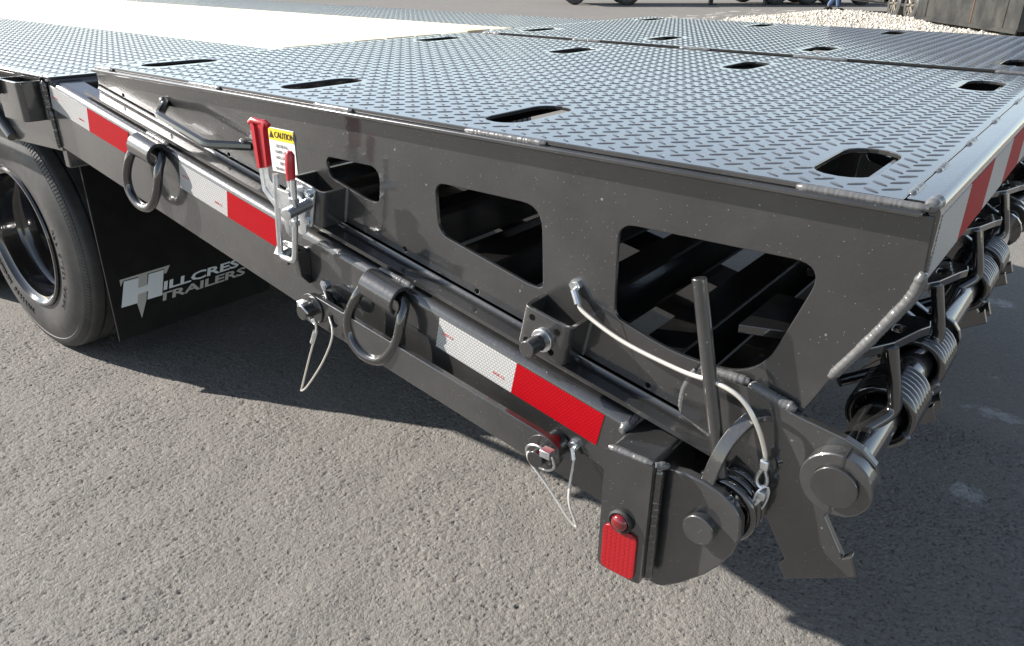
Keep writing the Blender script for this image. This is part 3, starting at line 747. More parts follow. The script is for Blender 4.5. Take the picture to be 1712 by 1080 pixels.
# ================================================================== RAMPS
def make_ramp(name, y0, y1, rows, label, near):
    A = thing(name, (-.95, (y0+y1)/2, .70), label, 'ramp', 'folded loading ramps on the beavertail')
    slots = [(-.222-.4737*k, r) for k in range(4) for r in rows]
    # tread plate with slots
    b = NB(); XR = -.143
    plate(b, [(XF, y0-.010), (XR, y0-.010), (XR, y1), (XF, y1)], [stadium(x, y, .033, .085) for x, y in slots], XY, ZT-.006, ZT)
    obj('tread_plate', b, 'paint_top', A, smooth=0, bevel=.001)
    L = tread_bars(XF, XR, y0-.010, y1, ZT, slots)
    add_bars(L, A, 300 if near else 0)
    b = NB(); box(b, (XF-.004, y0+.0065, .918), (XF+.002, y1-.0065, ZT-.0068)); obj('light_stop_front', b, 'paint_black_shade', A, smooth=0)  # added to block sunlight slipping in under the tread plate
    # flat flange under the tread plate along the side
    b = NB(); box(b, (XF, y0-.020, ZT-.0135), (-.122, y0+.03, ZT-.0065)); obj('side_flange', b, 'paint', A, bevel=.002)
    b = NB(); box(b, (XF, y1-.03, ZT-.0135), (-.122, y1+.006, ZT-.0065)); obj('side_flange', b, 'paint', A, bevel=.002)
    b = NB()
    for i, (xa, xb) in enumerate(((-.245, -.118), (-.70, -.565), (-1.02, -.93), (-1.38, -1.28), (-1.735, -1.66))): weld(A, [(xa, y0-.0105, ZT-.0045), (xb, y0-.0105, ZT-.0045)], .0056, seed=30+i)

    # bent rear edge with tape
    b = NB(); xr = -.109; r = .012
    arc_ = [(xr-r+r*math.sin(a), ZT-.001-r+r*math.cos(a)) for a in [i*math.pi/12 for i in range(7)]]
    pr = [(XR+.0012, ZT-.001)]+arc_+[(xr, ZT-.082), (xr-.007, ZT-.082), (xr-.007, ZT-.02), (xr-.012, ZT-.008), (XR+.0012, ZT-.008)]
    sweep(b, pr, (0, y0+.002, 0), (0, y1, 0), (1, 0, 0), (0, 0, 1)); rear = obj('rear_edge', b, 'paint_top', A, smooth=30)
    b = NB(); box(b, (XR-.022, y0+.008, ZT-.0160), (XR+.022, y1-.008, ZT-.0085)); obj('seam_light_stop', b, 'paint_black_shade', rear, smooth=0)  # added strip that keeps sunlight from leaking through the seam
    n = 0; y = y0+.012; h0, h1 = ZT-.081, ZT-.014; sk = 0.
    while y < y1-.02:
        wn = .154 if n == 0 else .163; e = min(y+wn, y1-.004); b = NB()
        ya = y if n == 0 else y-.0
        q = [(y-(sk if n else -.001), h0), (e-sk, h0), (e, h1), (y, h1)]
        if n == 0: q[0] = (y, h0)
        plate(b, q, [], YZ, xr-.0003, xr+.0008); nm = 'white' if n % 2 == 0 else 'red'
        obj(nm+'_tape', b, 'tape_'+nm, rear, smooth=0); y = e; n += 1
    b = NB()
    for i, ya in enumerate((y0+.02, y0+.14, y0+.32, y0+.52, y0+.75, y0+.95)): weld(rear, [(XR+.001, ya, ZT-.0025), (XR+.001, ya+.055, ZT-.0025)], .0055, seed=50+i)
    weld(rear, [(-.118, y0-.008, ZT-.004), (-.116, y0+.02, ZT-.002)], .010, seed=60)

    # side plates
    side = [(XF-.02, ZT-.014), (-.113, ZT-.014), (-.110, ZT-.080), (-.172, .802), (-.201, .735), (-.205, .66), (-.345, fold_z(-.345)), (XF-.02, fold_z(XF-.02))]
    w1 = round_poly([(-1.018, .919), (-.889, .920), (-.894, .862), (-.920, .862), (-1.014, .886)], [.016, .026, .022, .018, .016], 5)
    w2 = round_poly([(-.772, .917), (-.577, .917), (-.571, .799), (-.592, .799), (-.767, .839)], [.020, .034, .020, .016, .022], 6)
    w3 = round_poly([(-.458, .918), (-.203, .922), (-.255, .768), (-.355, .762), (-.455, .790)], [.024, .036, .075, .060, .014], 8)
    for yy, s in ((y0, 1), (y1-.006, 1)):
        hl = [w1, w2, w3]
        if near and yy == y0:
            for hx, hz in ((-.692, .763), (-.397, .706), (-.842, .796), (-1.13, .846), (-1.30, .880), (-1.49, .920), (-1.66, .952)):
                hl.append([(hx+.004*math.cos(a), hz+.004*math.sin(a)) for a in [i*math.pi/5 for i in range(10)]])
        b = NB(); plate(b, side, hl, XZ, yy, yy+.006); obj('side_plate', b, 'paint', A, smooth=0, bevel=.0012)
    # bottom flange of the side, bent outwards
    for yy, s in ((y0, -1), (y1, 1)):
        b = NB(); k = 6; rr = .007
        pr = [(0.0+s*0, .012)]+[(s*(rr-rr*math.cos(a)), .007+0-(rr*math.sin(a))) for a in [i*math.pi/2/k for i in range(k+1)]]
        pr = pr+[(s*.033, 0), (s*.033, -.007), (s*.004, -.007), (-s*.004, -.001), (-s*.005, .012)]
        xe = -.262 if near and s < 0 else -.35
        sweep(b, pr, (XF-.02, yy, fold_z(XF-.02)), (xe, yy, fold_z(xe)), (0, 1, 0), (0, 0, 1)); obj('bottom_flange', b, 'paint', A, smooth=40)
    # end weld along the slanting rear edge of the side plate
    weld(A, [(-.110, y0-.002, ZT-.070), (-.114, y0-.002, .912), (-.150, y0+.000, .842), (-.176, y0+.000, .796)], .0078, seed=70)
    # cross members between the sides
    for x, ww in ((-.300, .06), (-.425, .058), (-.565, .055), (-.72, .055), (-.88, .05), (-1.05, .05), (-1.25, .05), (-1.48, .05)):
        z = fold_z(x)+.062; hh = .062
        b = NB(); sweep(b, [(0, 0), (ww, 0), (ww, -.006), (.006, -.006), (.006, -hh+.006), (ww+.012, -hh+.006), (ww+.012, -hh), (0, -hh)], (x, y0+.006, z), (x, y1-.006, z), (1, 0, 0), (0, 0, 1)); obj('cross_member', b, 'paint_black_shade', A, smooth=0)
    for x in (-.18, -.63, -1.05, -1.42):
        b = NB(); box(b, (x-.02, y0+.006, ZT-.050), (x+.02, y1-.006, ZT-.007)); obj('tread_support', b, 'paint_black_shade', A, smooth=0)
    for yy in (y0+.58, y0+.99):
        b = NB(); plate(b, [(-.125, ZT-.02), (-.128, ZT-.09), (-.18, .80), (-.215, .72), (-.36, .70), (-.36, ZT-.02)], [round_poly([(-.19, .94), (-.22, .80), (-.33, .78), (-.33, .94)], .03, 4)], XZ, yy, yy+.008); obj('gusset', b, 'paint_black_shade', A, smooth=0)
    b = NB(); plate(b, [(-.165, .80), (-.205, .725), (-.222, .69), (-.238, .70), (-.225, .80)], [], XZ, y0+.17, y0+.178); obj('gusset', b, 'paint', A, smooth=0)
    # shaft, springs, lugs, legs, feet at the tail
    SX, SZ = -.140, .685
    b = NB(); cyl(b, (SX, y0-.040, SZ), (SX, y1+.02, SZ), .0255, n=40); shaft = obj('hinge_shaft', b, 'paint_black_shade', A, bevel=.001)
    b = NB(); lathe(b, [(.0258, -.034), (.0385, -.034), (.0400, -.0325), (.0400, -.0125), (.0258, -.0125)], (SX, y0, SZ), (0, 1, 0), 40, closed=True); cl = obj('shaft_collar', b, 'paint', shaft, smooth=30)
    for xa_, za_ in ((SX+.002, SZ+.026), (SX-.001, SZ-.0405)):
        b = NB(); box(b, (xa_, y0-.0345, za_), (xa_+.0025, y0-.012, za_+.0145)); obj('collar_slit_shade', b, 'tread_rubber', cl, smooth=0)  # solid dark piece painted for the shade inside the slit
    hinge = [(-.331, .754), (-.300, .760), (-.255, .757), (-.199, .742), (-.144, .734), (-.124, .727), (-.1075, .713), (-.100, .692), (-.104, .668), (-.116, .652), (-.137, .643), (-.148, .624), (-.118, .576), (-.109, .584), (-.099, .558), (-.177, .510), (-.188, .531), (-.182, .540), (-.213, .589), (-.235, .583), (-.262, .615), (-.290, .672), (-.343, .690), (-.342, .726)]
    def knee(yy, t=.012, nm='hinge_plate', mt='paint'):
        b = NB(); plate(b, hinge, [], XZ, yy, yy+t); return obj(nm, b, mt, A, smooth=0, bevel=.0015)
    hp_ = knee(y0-.012, .0115)
    weld(hp_, [(-.331, y0-.006, .756), (-.343, y0-.006, .726), (-.344, y0-.006, .692), (-.290, y0-.006, .668)], .006, seed=81)
    weld(hp_, [(-.325, y0-.006, .762), (-.262, y0-.006, .762)], .0075, seed=82); weld(hp_, [(-.262, y0-.006, .760), (-.204, y0-.006, .746)], .0085, seed=83)
    foot = [(-.180, .66), (-.137, .643), (-.148, .624), (-.118, .576), (-.109, .584), (-.099, .558), (-.177, .510), (-.188, .531), (-.182, .540), (-.225, .61)]
    earp = [(SX+.040*math.cos(a), SZ+.040*math.sin(a)) for a in [R_(-70+i*20) for i in range(10)]]+[(-.22, .76), (-.25, .70), (-.20, .655)]
    for yy in (y0+.425, y0+.475, y0+.90, y0+.95, y1-.012):
        if yy+.012 > y1+.01: continue
        b = NB(); plate(b, foot, [], XZ, yy, yy+.012); obj('ground_foot', b, 'paint_black_shade', A, smooth=0, bevel=.0012)
        b = NB(); plate(b, earp, [], XZ, yy-.02, yy-.008); obj('shaft_ear', b, 'paint_black_shade', A, smooth=0, bevel=.0015)
    for i, yc in enumerate((y0+.185, y0+.435, y0+.755, y0+1.06)):
        if yc > y1-.05: continue
        lug = [(-.30, yc-.15), (-.24, yc-.13), (-.160, yc-.125), (-.136, yc-.08), (-.120, yc-.022), (-.113, yc-.004), (-.116, yc+.012), (-.128, yc+.020), (-.150, yc+.012), (-.19, yc-.02), (-.30, yc-.02)]
        hole_ = stadium(0, 0, .006, .014, 5); hole_ = [(-.142+x, yc-.036+y) for x, y in hole_]
        b = NB(); plate(b, lug, [hole_], XY, .800, .812); obj('latch_lug', b, 'paint_black_shade', A, smooth=0, bevel=.0012)
        # spring: two coils with a bent leg
        ca = y0+(.150, .325, .71, .86)[i]; nt_ = (7.4, 7.2, 8.2, 7.)[i]
        b = NB(); tube(b, helix((SX, ca, SZ), (0, 1, 0), .0375, .0124, nt_, 28, R_(200)), .0066, 12); obj('torsion_spring', b, 'paint_black_shade', A)
        b = NB(); yl = yc-.085; tube(b, fillet([(-.138, yl, .806), (-.126, yl, .760), (-.118, yl+.012, .722), (-.160, yl-.055, .690), (-.215, yl-.11, .672)], .022, 6), .0085, 12); obj('spring_leg', b, 'paint_black_shade', A)
    return A
near = make_ramp('loading_ramp', 0., 1.185, (.130, .955), 'near folded ramp with red handled latch, windowed side plate and slotted chequer top', True)
far = make_ramp('loading_ramp', 1.280, 2.42, (1.466, 2.254), 'far folded ramp beyond the lengthwise gap, slotted chequer plate top', False)

# ---- details on the near ramp --------------------------------------------
A = near
def slope_bracket(xc, zc, wdt, hgt, dep, holes, mt='paint'):
    """U bracket standing off the side plate, square to the rail slope"""
    b = NB(); t = .006
    o = Vector((xc, 0, zc))
    po = fillet([(-wdt/2, 0, 0), (-wdt/2, -dep, 0), (wdt/2, -dep, 0), (wdt/2, 0, 0)], .012, 5)
    pi_ = fillet([(wdt/2-t, 0, 0), (wdt/2-t, -dep+t, 0), (-wdt/2+t, -dep+t, 0), (-wdt/2+t, 0, 0)], .007, 5)
    lp = [(p.x, p.y) for p in po]+[(p.x, p.y) for p in pi_]
    plate(b, lp, [], lambda u, v, h: o+UX*u+Vector((0, v, 0))+UN*h, -hgt/2, hgt/2)
    br = obj('mount_bracket', b, mt, A, bevel=.0012)
    for u, h in holes:
        p = o+UX*u+UN*h+Vector((0, -dep-.0006, 0)); b = NB(); cyl(b, p, p+Vector((0, .004, 0)), .0046, n=14); obj('bolt_hole_shade', b, 'hole_shade', br, smooth=0)  # solid black disc painted for the shade inside a bolt hole
    weld(br, [o+UX*(wdt/2+.001)+UN*(hgt/2), o+UX*(wdt/2+.001)-UN*(hgt/2)], .0042, seed=int(-xc*50))
    return br, o
br2, o2 = slope_bracket(-.534, .757, .080, .060, .050, [(-.022, .018), (.020, .016), (-.024, -.02), (.018, -.018)])
pc = o2+UX*.002+UN*(-.006)
b = NB(); cyl(b, pc+Vector((0, -.050, 0)), pc+Vector((0, -.055, 0)), .0165, n=32); obj('washer', b, 'zinc', br2, bevel=.0006)
b = NB(); cyl(b, pc+Vector((0, -.053, 0)), pc+Vector((0, -.088, 0)), .0115, n=28); pn = obj('latch_pin', b, 'paint', br2, bevel=.001)
b = NB(); q = pc+Vector((0, -.066, 0)); cyl(b, q+UX*.0122-UN*.0, q-UX*.0122, .0045, n=12); cyl(b, q+UX*.0118+UN*.002, q-UX*.0+UN*.0121, .0042, n=12); obj('cross_hole_shade', b, 'tread_rubber', pn, smooth=0)  # dark stubs painted for the shade inside the pin's cross hole
br1, o1 = slope_bracket(-1.016, .852, .082, .062, .052, [(.012, .020), (.012, -.020)])

# toggle latch
DEP = -.052
b = NB(); ctr = o1+Vector((0, DEP-.0025, 0))-UX*.006
plate(b, round_poly([(-.036, -.036), (.030, -.036), (.034, .036), (-.036, .036)], .008, 4), [], lambda u, v, t: ctr+UX*u+UN*v+Vector((0, t, 0)), -.002, .0018)
latch = obj('toggle_latch', b, 'zinc', A, bevel=.0008)
for u, v in ((.022, .024), (.022, -.024)): b = NB(); hex_bolt(b, ctr+UX*u+UN*v+Vector((0, -.002, 0)), (0, -1, 0), .0075, .005); obj('bolt', b, 'zinc', latch)
# side cheeks of the clamp body
Z = lambda x, y, z: Vector((x, y, z))
b = NB()
for yy in (-.062, -.082):
    plate(b, round_poly([(-1.050, .872), (-1.020, .878), (-1.000, .852), (-1.008, .826), (-1.004, .806), (-1.020, .798), (-1.034, .806), (-1.034, .832), (-1.056, .848)], .008, 4), [], XZ, yy-.0015, yy+.0015)
box(b, (-1.046, -.082, .850), (-1.022, -.062, .853))
obj('clamp_body', b, 'zinc', latch, bevel=.0006)
# lever: bent strip, red grip with flared top
b = NB()
plate(b, round_poly([(-1.064, .916), (-1.044, .920), (-1.043, .894), (-1.030, .884), (-.998, .880), (-.992, .862), (-1.014, .846), (-1.040, .856), (-1.063, .886)], [.004, .004, .006, .010, .006, .006, .008, .012, .014], 5), [], XZ, -.0955, -.0925)
plate(b, round_poly([(-1.066, .918), (-1.058, .920), (-1.056, .880), (-1.030, .858), (-1.036, .850), (-1.064, .874)], .003, 3), [], XZ, -.097, -.080)
obj('lever', b, 'zinc', latch, bevel=.0008)
b = NB()
plate(b, round_poly([(-1.061, .910), (-1.041, .915), (-1.039, .975), (-1.034, .984), (-1.068, .984), (-1.063, .974)], [.004, .004, .008, .003, .003, .008], 5), [], XZ, -.0990, -.0895)
plate(b, round_poly([(-1.061, .910), (-1.054, .912), (-1.056, .980), (-1.066, .983)], .003, 3), [], XZ, -.103, -.0885)
tube(b, [(-1.071, -.100, .981), (-1.064, -.098, .985), (-1.052, -.095, .983), (-1.039, -.093, .983), (-1.032, -.092, .980)], .006, 12, radii=[.004, .0060, .0050, .0060, .004])
obj('red_grip', b, 'red_vinyl', latch, bevel=.0022, seg=3)
b = NB(); tube(b, [(-1.003, -.084, .872), (-1.002, -.084, .905)], .0055, 10); obj('release_lever', b, 'zinc', latch)
b = NB(); tube(b, [(-1.0025, -.084, .898), (-1.0015, -.084, .915), (-.999, -.084, .938), (-.9985, -.084, .944)], .0075, 14, radii=[.0070, .0078, .0078, .004]); obj('red_tip', b, 'red_vinyl', latch)
# U bolt with nuts and trunnion
b = NB(); tube(b, fillet([(-1.030, -.092, .905), (-1.034, -.094, .84), (-1.040, -.094, .765), (-.998, -.098, .766), (-.984, -.098, .84), (-.978, -.098, .905)], .012, 6), .0048, 12); obj('u_bolt', b, 'zinc', latch)
for z in (.872, .835): b = NB(); cyl(b, (-.982-(.872-z)*.12, -.098, z-.004), (-.982-(.872-z)*.12, -.098, z+.004), .0088, n=6); obj('nut', b, 'zinc', latch)
b = NB(); cyl(b, (-.990, -.064, .858), (-.982, -.116, .853), .0095, n=20); obj('trunnion', b, 'zinc', latch, bevel=.001)

# caution label
b = NB(); box(b, (-1.166, -.0012, .872), (-1.096, .0002, .949)); dc = obj('caution_label', b, 'white_print', A, smooth=0, label='white caution label with a yellow heading')
b = NB(); box(b, (-1.165, -.0018, .928), (-1.097, -.0008, .948)); obj('yellow_band', b, 'yellow_print', dc, smooth=0)
TM = lambda x, z: mat_axes((x, -.0022, z), (1, 0, 0), (0, 0, 1), (0, -1, 0))
obj('label_heading', text_bm('CAUTION', .0150, TM(-1.149, .9330), ext=.0003, sx=.80), 'black_print', dc, smooth=0)
b = NB(); plate(b, [(-1.163, .932), (-1.151, .932), (-1.157, .944)], [], XZ, -.0024, -.0016); obj('warning_triangle', b, 'black_print', dc, smooth=0)
for i, s_ in enumerate(('SECURE ALL', 'RAMPS, GATES', 'AND LATCHES', 'BEFORE', 'MOVING TRAILER')):
    obj('label_text', text_bm(s_, .0080, TM(-1.131, .9165-.0102*i), ext=.0002, align='CENTER', sx=.78), 'grey_print', dc, smooth=0)

# grab handle: bent bar on the side plate
b = NB(); pts = [(-1.492, .004, .953), (-1.470, -.048, .926), (-1.455, -.050, .918), (-1.310, -.050, .892), (-1.225, .004, .906)]
tube(b, fillet([(-1.493, .002, .957), (-1.436, -.050, .943), (-1.286, -.050, .910), (-1.226, .002, .906)], .010, 4), .0085, 8); gh = obj('grab_handle', b, 'paint_black_shade', A, smooth=20)  # handle's shaded look is put into its black colour
weld(gh, [(-1.500, -.006, .962), (-1.484, -.006, .957)], .009, seed=91); weld(gh, [(-1.246, -.006, .915), (-1.230, -.006, .905)], .009, seed=92)

# safety cable with thimble and clip pin
b = NB(); hex_bolt(b, (-.515, 0, .820), (0, -1, 0), .009, .007); cb = obj('cable_bolt', b, 'zinc', A)
b = NB(); tube(b, smooth_path([(-.513, -.009, .818), (-.505, -.012, .803), (-.490, -.016, .790), (-.425, -.022, .770), (-.340, -.028, .760), (-.289, -.040, .766), (-.256, -.042, .757), (-.235, -.038, .728), (-.224, -.032, .697), (-.2215, -.030, .682)], 8), .0030, 10); obj('safety_cable', b, 'steel_cable', cb)
b = NB(); tube(b, [(-.513, -.010, .816), (-.503, -.014, .800)], .0052, 10); obj('ferrule', b, 'zinc', cb)
b = NB(); box(b, (-.2265, -.0345, .668), (-.2155, -.0265, .682)); obj('crimp_sleeve', b, 'zinc', cb, bevel=.002)
b = NB(); tube(b, smooth_path([(-.2215, -.0305, .670), (-.2265, -.0305, .658), (-.2265, -.0305, .648), (-.221, -.0305, .643), (-.2155, -.0305, .648), (-.2155, -.0305, .658), (-.2205, -.0305, .670)], 5), .0026, 8); obj('thimble', b, 'zinc', cb)
b = NB(); o = Vector((-.219, -.032, .625)); tube(b, ring_pts(o, .022, (.32, .25, .1), (.15, 0, .98), R_(70), R_(420)), .0019, 8); box(b, (-.2215, -.038, .630), (-.212, -.026, .640)); tube(b, [(-.216, -.032, .634), (-.229, -.036, .613)], .0045, 10); obj('clip_pin', b, 'zinc', cb, bevel=.0006)
# bent flat bar over the lift spring
b = NB(); path = smooth_path([(-.232, -.006, .726), (-.246, -.022, .727), (-.261, -.043, .704), (-.270, -.056, .672), (-.275, -.064, .638)], 6); hw = .0085; th = .0038
prev = None
for i, p in enumerate(path):
    t = (path[min(i+1, len(path)-1)]-path[max(i-1, 0)]).normalized(); sd = Vector((1, 0, .0)); sd = (sd-t*sd.dot(t)).normalized(); nn_ = t.cross(sd)
    q = [b.verts.new(p+sd*a*hw+nn_*c*th) for a, c in ((-1, -1), (1, -1), (1, 1), (-1, 1))]
    if prev:
        for j in range(4): b.faces.new((prev[j], prev[(j+1) % 4], q[(j+1) % 4], q[j]))
    else: b.faces.new(q[::-1])
    prev = q
b.faces.new(prev); obj('stop_strap', b, 'paint', A, bevel=.001)

# ================================================================== BACKGROUND
# white gravel heap
def gravel():
    rnd = random.Random(3); b = NB()
    hfun = lambda x, y: max(0, 0.30*math.exp(-(((x+5.9)/1.9)**2+((y-19.6)/2.6)**2))+.16*math.exp(-(((x+3.2)/1.5)**2+((y-16.9)/1.6)**2))-.03)
    nx, ny = 60, 70; V = []
    for i in range(nx+1):
        row = []
        for j in range(ny+1):
            x = -10+9.5*i/nx; y = 13+12*j/ny; row.append(b.verts.new((x, y, hfun(x, y)+rnd.uniform(-.02, .02)-.012)))
        V.append(row)
    for i in range(nx):
        for j in range(ny): b.faces.new((V[i][j], V[i+1][j], V[i+1][j+1], V[i][j+1]))
    for k in range(9000):
        x = rnd.gauss(-5.2, 1.7); y = rnd.gauss(18.7, 1.9); h = hfun(x, y)
        if h < .012 and rnd.random() < .85: continue
        s_ = rnd.uniform(.012, .03)*(1 if rnd.random() < .85 else 2.2); c = Vector((x, y, h))
        P = [c+Vector((rnd.uniform(.6, 1.3)*s_*dx, rnd.uniform(.6, 1.3)*s_*dy, rnd.uniform(.5, 1)*s_*dz)) for dx, dy, dz in ((1, 0, 0), (-1, 0, 0), (0, 1, 0), (0, -1, 0), (0, 0, 1), (0, 0, -1))]
        v = [b.verts.new(p) for p in P]
        for f in ((0, 2, 4), (2, 1, 4), (1, 3, 4), (3, 0, 4), (2, 0, 5), (1, 2, 5), (3, 1, 5), (0, 3, 5)): b.faces.new([v[i] for i in f])
    o = obj('gravel_heap', b, 'white_gravel', smooth=0); tag(o, 'low heap of sunlit white gravel beyond the trailer', 'gravel', kind='stuff')
gravel()

def simple_wheel(parent, c, ax, r, wdt, hub='alloy', name='wheel', spokes=0):
    c = Vector(c); ax = Vector(ax).normalized(); b = NB()
    lathe(b, [(r*.60, 0), (r*.72, -.01), (r*.9, .0), (r*.985, .03), (r, .06), (r, wdt-.06), (r*.985, wdt-.03), (r*.9, wdt), (r*.6, wdt)], c, ax, 32)
    t_ = obj(name, b, 'tyre_rubber', parent)
    b = NB(); lathe(b, [(r*.62, .03), (r*.60, .02), (r*.55, .05), (r*.3, .07), (r*.22, .03), (0, .02)], c, ax, 24); rm = obj('rim', b, hub, t_)
    if spokes:
        x, y = frame_of(ax); b = NB()
        for i in range(spokes):
            a = 2*math.pi*i/spokes; d_ = x*math.cos(a)+y*math.sin(a); tube(b, [c+ax*.02+d_*r*.12, c+ax*.01+d_*r*.58], r*.055, 6)
        obj('spokes', b, hub, rm)
    return t_
# dusty black box trailer on tandem wheels
D = Vector((.565, -.825, 0)); Nn = Vector((-.825, -.565, 0))   # along it towards us, and its side facing left
o0 = Vector((-5.42, 22.15, 0)); bt = thing('box_trailer', (-5.1, 21.7, 0), 'dusty black box trailer on tandem wheels parked by the gravel heap', 'trailer')
BM = mat_axes((o0.x, o0.y, 0), D, -Nn, (0, 0, 1))
P_ = lambda u, v, z: BM @ Vector((u, v, z))
arch = lambda c: [(c-.50+0, .10), (c-.48, .52), (c-.36, .80), (c-.1, .90)]
def side_panel(y_a, y_b):
    b = NB(); ol = [(-4.6, .42), (-.55, .40), (-.52, .70), (-.35, .92), (-.05, .98), (1.2, .98), (1.45, .90), (1.58, .70), (1.62, .12), (6.15, .16), (6.15, 2.7), (-4.6, 2.7)]
    plate(b, ol, [], lambda u, v, t: P_(u, t, v), y_a, y_b); return obj('side_wall', b, 'dusty_black', bt, smooth=0)
side_panel(.02, .06); side_panel(2.30, 2.34)
b = NB(); box(b, (6.1, .06, .16), (6.14, 2.3, 2.7), BM); obj('end_wall', b, 'dusty_black', bt, smooth=0)
b = NB(); box(b, (-4.6, .06, .42), (-4.56, 2.3, 2.7), BM); obj('end_wall', b, 'dusty_black', bt, smooth=0)
b = NB(); box(b, (-4.62, .0, 2.70), (6.17, 2.36, 2.76), BM); obj('roof', b, 'dusty_black', bt, smooth=0)
b = NB(); box(b, (-4.5, .1, .35), (6.1, 2.2, .42), BM); obj('floor_pan', b, 'dark_chassis', bt, smooth=0)
b = NB(); box(b, (-.5, .35, .42), (1.6, .40, 1.1), BM); obj('wheel_well', b, 'dark_chassis', bt, smooth=0)
for u in (2.1, 4.3, 5.6):
    b = NB(); box(b, (u, .008, .2), (u+.025, .019, 2.68), BM); obj('seam_strip', b, 'dusty_black' if u != 4.3 else 'rust', bt, smooth=0)
b = NB(); box(b, (1.62, -.005, .12), (6.17, .0195, .19), BM); obj('skirt_rail', b, 'dusty_black', bt, smooth=0)
for k_, u in enumerate((0., 1.05)): simple_wheel(bt, P_(u, .06, .40), -Nn, .40, .24, 'alloy', spokes=8)

# walking person in jeans
def person(x, y, rz):
    P = thing('person', (x, y, 0), 'person in blue jeans walking behind the gravel heap', 'person')
    M = Matrix.Translation((x, y, 0)) @ Matrix.Rotation(rz, 4, 'Z')
    J = {'pel': (0, 0, .95), 'chest': (0, .02, 1.28), 'neck': (0, .03, 1.48), 'head': (0, .05, 1.60), 'top': (0, .05, 1.74)}
    def skin(name, chain, mt, edges, radii):
        me = bpy.data.meshes.new(name); keys = list(chain); me.from_pydata([tuple(M @ Vector(chain[k])-Vector((x, y, 0))) for k in keys], [(keys.index(a), keys.index(b_)) for a, b_ in edges], [])
        o = bpy.data.objects.new(name, me); COL.objects.link(o); o.parent = P
        sk = o.modifiers.new('skin', 'SKIN'); sv = me.skin_vertices[0].data if me.skin_vertices else None
        if sv is None:
            me.attributes.new; bm_ = bmesh.new(); bm_.from_mesh(me); lay = bm_.verts.layers.skin.verify(); bm_.to_mesh(me); bm_.free(); sv = me.skin_vertices[0].data
        for i, k in enumerate(keys): sv[i].radius = (radii[k], radii[k]); sv[i].use_root = (i == 0)
        sb = o.modifiers.new('sub', 'SUBSURF'); sb.levels = 1; sb.render_levels = 1
        me.materials.append(MATS[mt]); return o
    leg = {'pel': (0, 0, .95), 'hl': (-.10, 0, .90), 'kl': (-.10, .10, .50), 'al': (-.10, .16, .10), 'hr': (.10, 0, .90), 'kr': (.10, -.02, .50), 'ar': (.10, -.26, .14),
           'chest': (0, .02, 1.28), 'neck': (0, .03, 1.48), 'head': (0, .05, 1.60), 'top': (0, .05, 1.72), 'sl': (-.19, .02, 1.42), 'el': (-.25, -.08, 1.14), 'wl': (-.24, -.02, .88), 'sr': (.19, .02, 1.42), 'er': (.25, .10, 1.14), 'wr': (.24, .18, .90)}
    rad = {'pel': .15, 'hl': .10, 'kl': .075, 'al': .06, 'hr': .10, 'kr': .075, 'ar': .06, 'chest': .16, 'neck': .065, 'head': .095, 'top': .07, 'sl': .075, 'el': .05, 'wl': .035, 'sr': .075, 'er': .05, 'wr': .035}
    body = skin('body', leg, 'skin', [('pel', 'hl'), ('hl', 'kl'), ('kl', 'al'), ('pel', 'hr'), ('hr', 'kr'), ('kr', 'ar'), ('pel', 'chest'), ('chest', 'neck'), ('neck', 'head'), ('head', 'top'), ('chest', 'sl'), ('sl', 'el'), ('el', 'wl'), ('chest', 'sr'), ('sr', 'er'), ('er', 'wr')], rad)
    jk = {k: leg[k] for k in ('pel', 'hl', 'kl', 'al', 'hr', 'kr', 'ar')}; jk['wst'] = (0, .005, 1.06)
    jr = {k: rad[k]+.018 for k in jk if k in rad}; jr['wst'] = .15
    skin('jeans', jk, 'denim', [('pel', 'hl'), ('hl', 'kl'), ('kl', 'al'), ('pel', 'hr'), ('hr', 'kr'), ('kr', 'ar'), ('pel', 'wst')], jr)
    sh = {'chest': leg['chest'], 'wst': (0, .005, 1.03), 'sl': leg['sl'], 'el': leg['el'], 'sr': leg['sr'], 'er': leg['er'], 'nk': (0, .03, 1.44)}
    skin('shirt', sh, 'shirt', [('chest', 'wst'), ('chest', 'sl'), ('sl', 'el'), ('chest', 'sr'), ('sr', 'er'), ('chest', 'nk')], {'chest': .175, 'wst': .165, 'sl': .09, 'el': .06, 'sr': .09, 'er': .06, 'nk': .09})
    for sx, yy, zz in ((-.10, .20, .05), (.10, -.24, .09)):
        b = NB(); bmesh.ops.create_uvsphere(b, u_segments=12, v_segments=8, radius=1); bmesh.ops.transform(b, matrix=M @ Matrix.Translation((sx, yy, zz)) @ Matrix.Diagonal((.055, .14, .05, 1)), verts=b.verts); obj('shoe', b, 'shoe', P)
    b = NB(); bmesh.ops.create_uvsphere(b, u_segments=16, v_segments=10, radius=1); bmesh.ops.transform(b, matrix=M @ Matrix.Translation((0, .03, 1.69)) @ Matrix.Diagonal((.10, .115, .09, 1)), verts=b.verts); obj('hair', b, 'hair', P)
person(-7.75, 25.3, R_(-50))

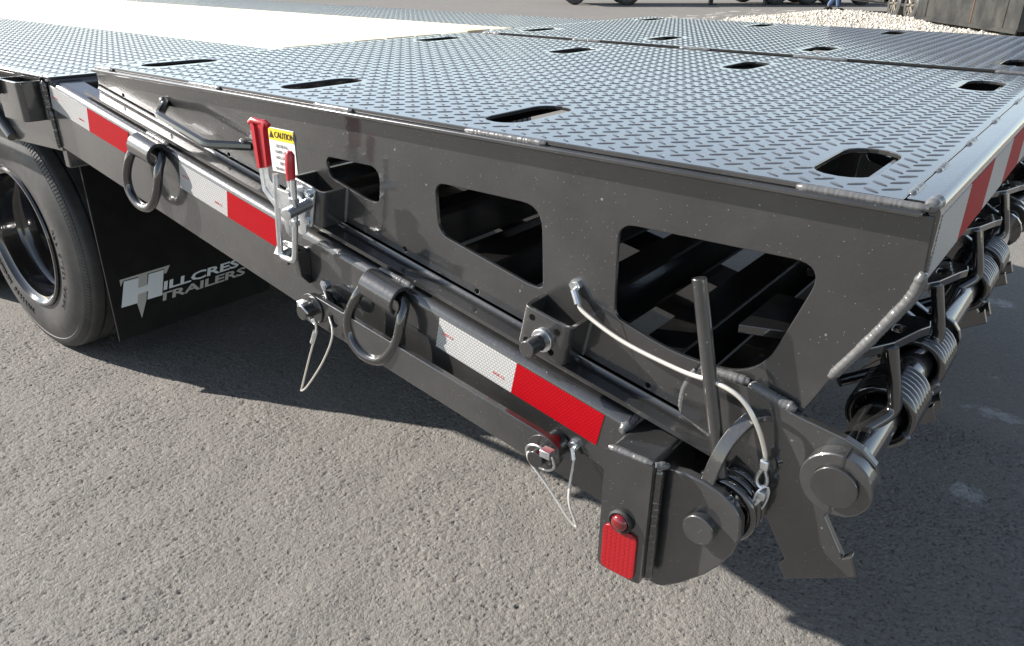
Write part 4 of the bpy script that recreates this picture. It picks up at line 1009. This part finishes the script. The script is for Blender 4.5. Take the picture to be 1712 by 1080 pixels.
# compact loader, red hubs
ld = thing('compact_loader', (-14.6, 23.0, 0), 'compact loader with a red hub on its front wheel', 'loader')
LDx = Vector((.79, .61, 0)).normalized(); LDn = Vector((LDx.y, -LDx.x, 0)); LM = mat_axes((-15.34, 22.39, 0), LDx, -LDn, (0, 0, 1))
for u, r, hb in ((0, .36, 'orange_hub'), (1.75, .44, 'dark_chassis')):
    for v in (0, 1.3): simple_wheel(ld, LM @ Vector((u, v, r)), -LDn, r, .28, hb)
b = NB(); box(b, (-.2, .3, .45), (2.1, 1.3, 1.05), LM); obj('chassis', b, 'dark_chassis', ld, bevel=.04)
b = NB(); box(b, (.9, .3, 1.06), (2.2, 1.3, 1.5), LM); obj('engine_cover', b, 'orange_hub', ld, bevel=.06)
b = NB(); box(b, (.0, .35, 1.06), (.88, 1.25, 2.2), LM); obj('cab', b, 'glass_dark', ld, bevel=.05)
# semi trailers far behind
def semi(x, y, ang, label, wheels, legs, cat='trailer', body='dark_chassis'):
    dx = Vector((math.cos(ang), math.sin(ang), 0)); nv = Vector((dx.y, -dx.x, 0)); S = thing('semi_trailer', (x, y, 0), label, cat, 'trailers parked across the yard')
    Mx = mat_axes((x, y, 0), dx, -nv, (0, 0, 1))
    b = NB(); box(b, (-6, 0, 1.15), (6, 2.5, 1.35), Mx); obj('frame', b, 'dark_chassis', S, smooth=0)
    b = NB(); box(b, (-6, 0.01, 1.352), (6, 2.49, 1.42), Mx); obj('load_bed', b, body, S, smooth=0, bevel=.01)
    for u in wheels:
        simple_wheel(S, Mx @ Vector((u, 0.0, .5)), -nv, .5, .28, 'alloy'); simple_wheel(S, Mx @ Vector((u, 2.2, .5)), -nv, .5, .28, 'alloy')
    for u in legs:
        b = NB(); box(b, (u-.06, .2, .02), (u+.06, .32, 1.15), Mx); box(b, (u-.16, .12, 0.0), (u+.16, .4, .03), Mx); obj('landing_leg', b, 'dark_chassis', S, smooth=0)
semi(-12.2, 26.0, R_(52), 'flatbed semi trailer with landing leg and wheels nearest the loader', (2.6, 3.9), (.2,))
semi(-9.3, 29.5, R_(52), 'flatbed semi trailer whose wheels show just left of the person', (.2, 1.5), (-2.3,))
semi(-25.0, 21.0, R_(38), 'dark low trailer at the far left edge of the yard', (-2, -.7), (4.0,), body='dark_chassis')
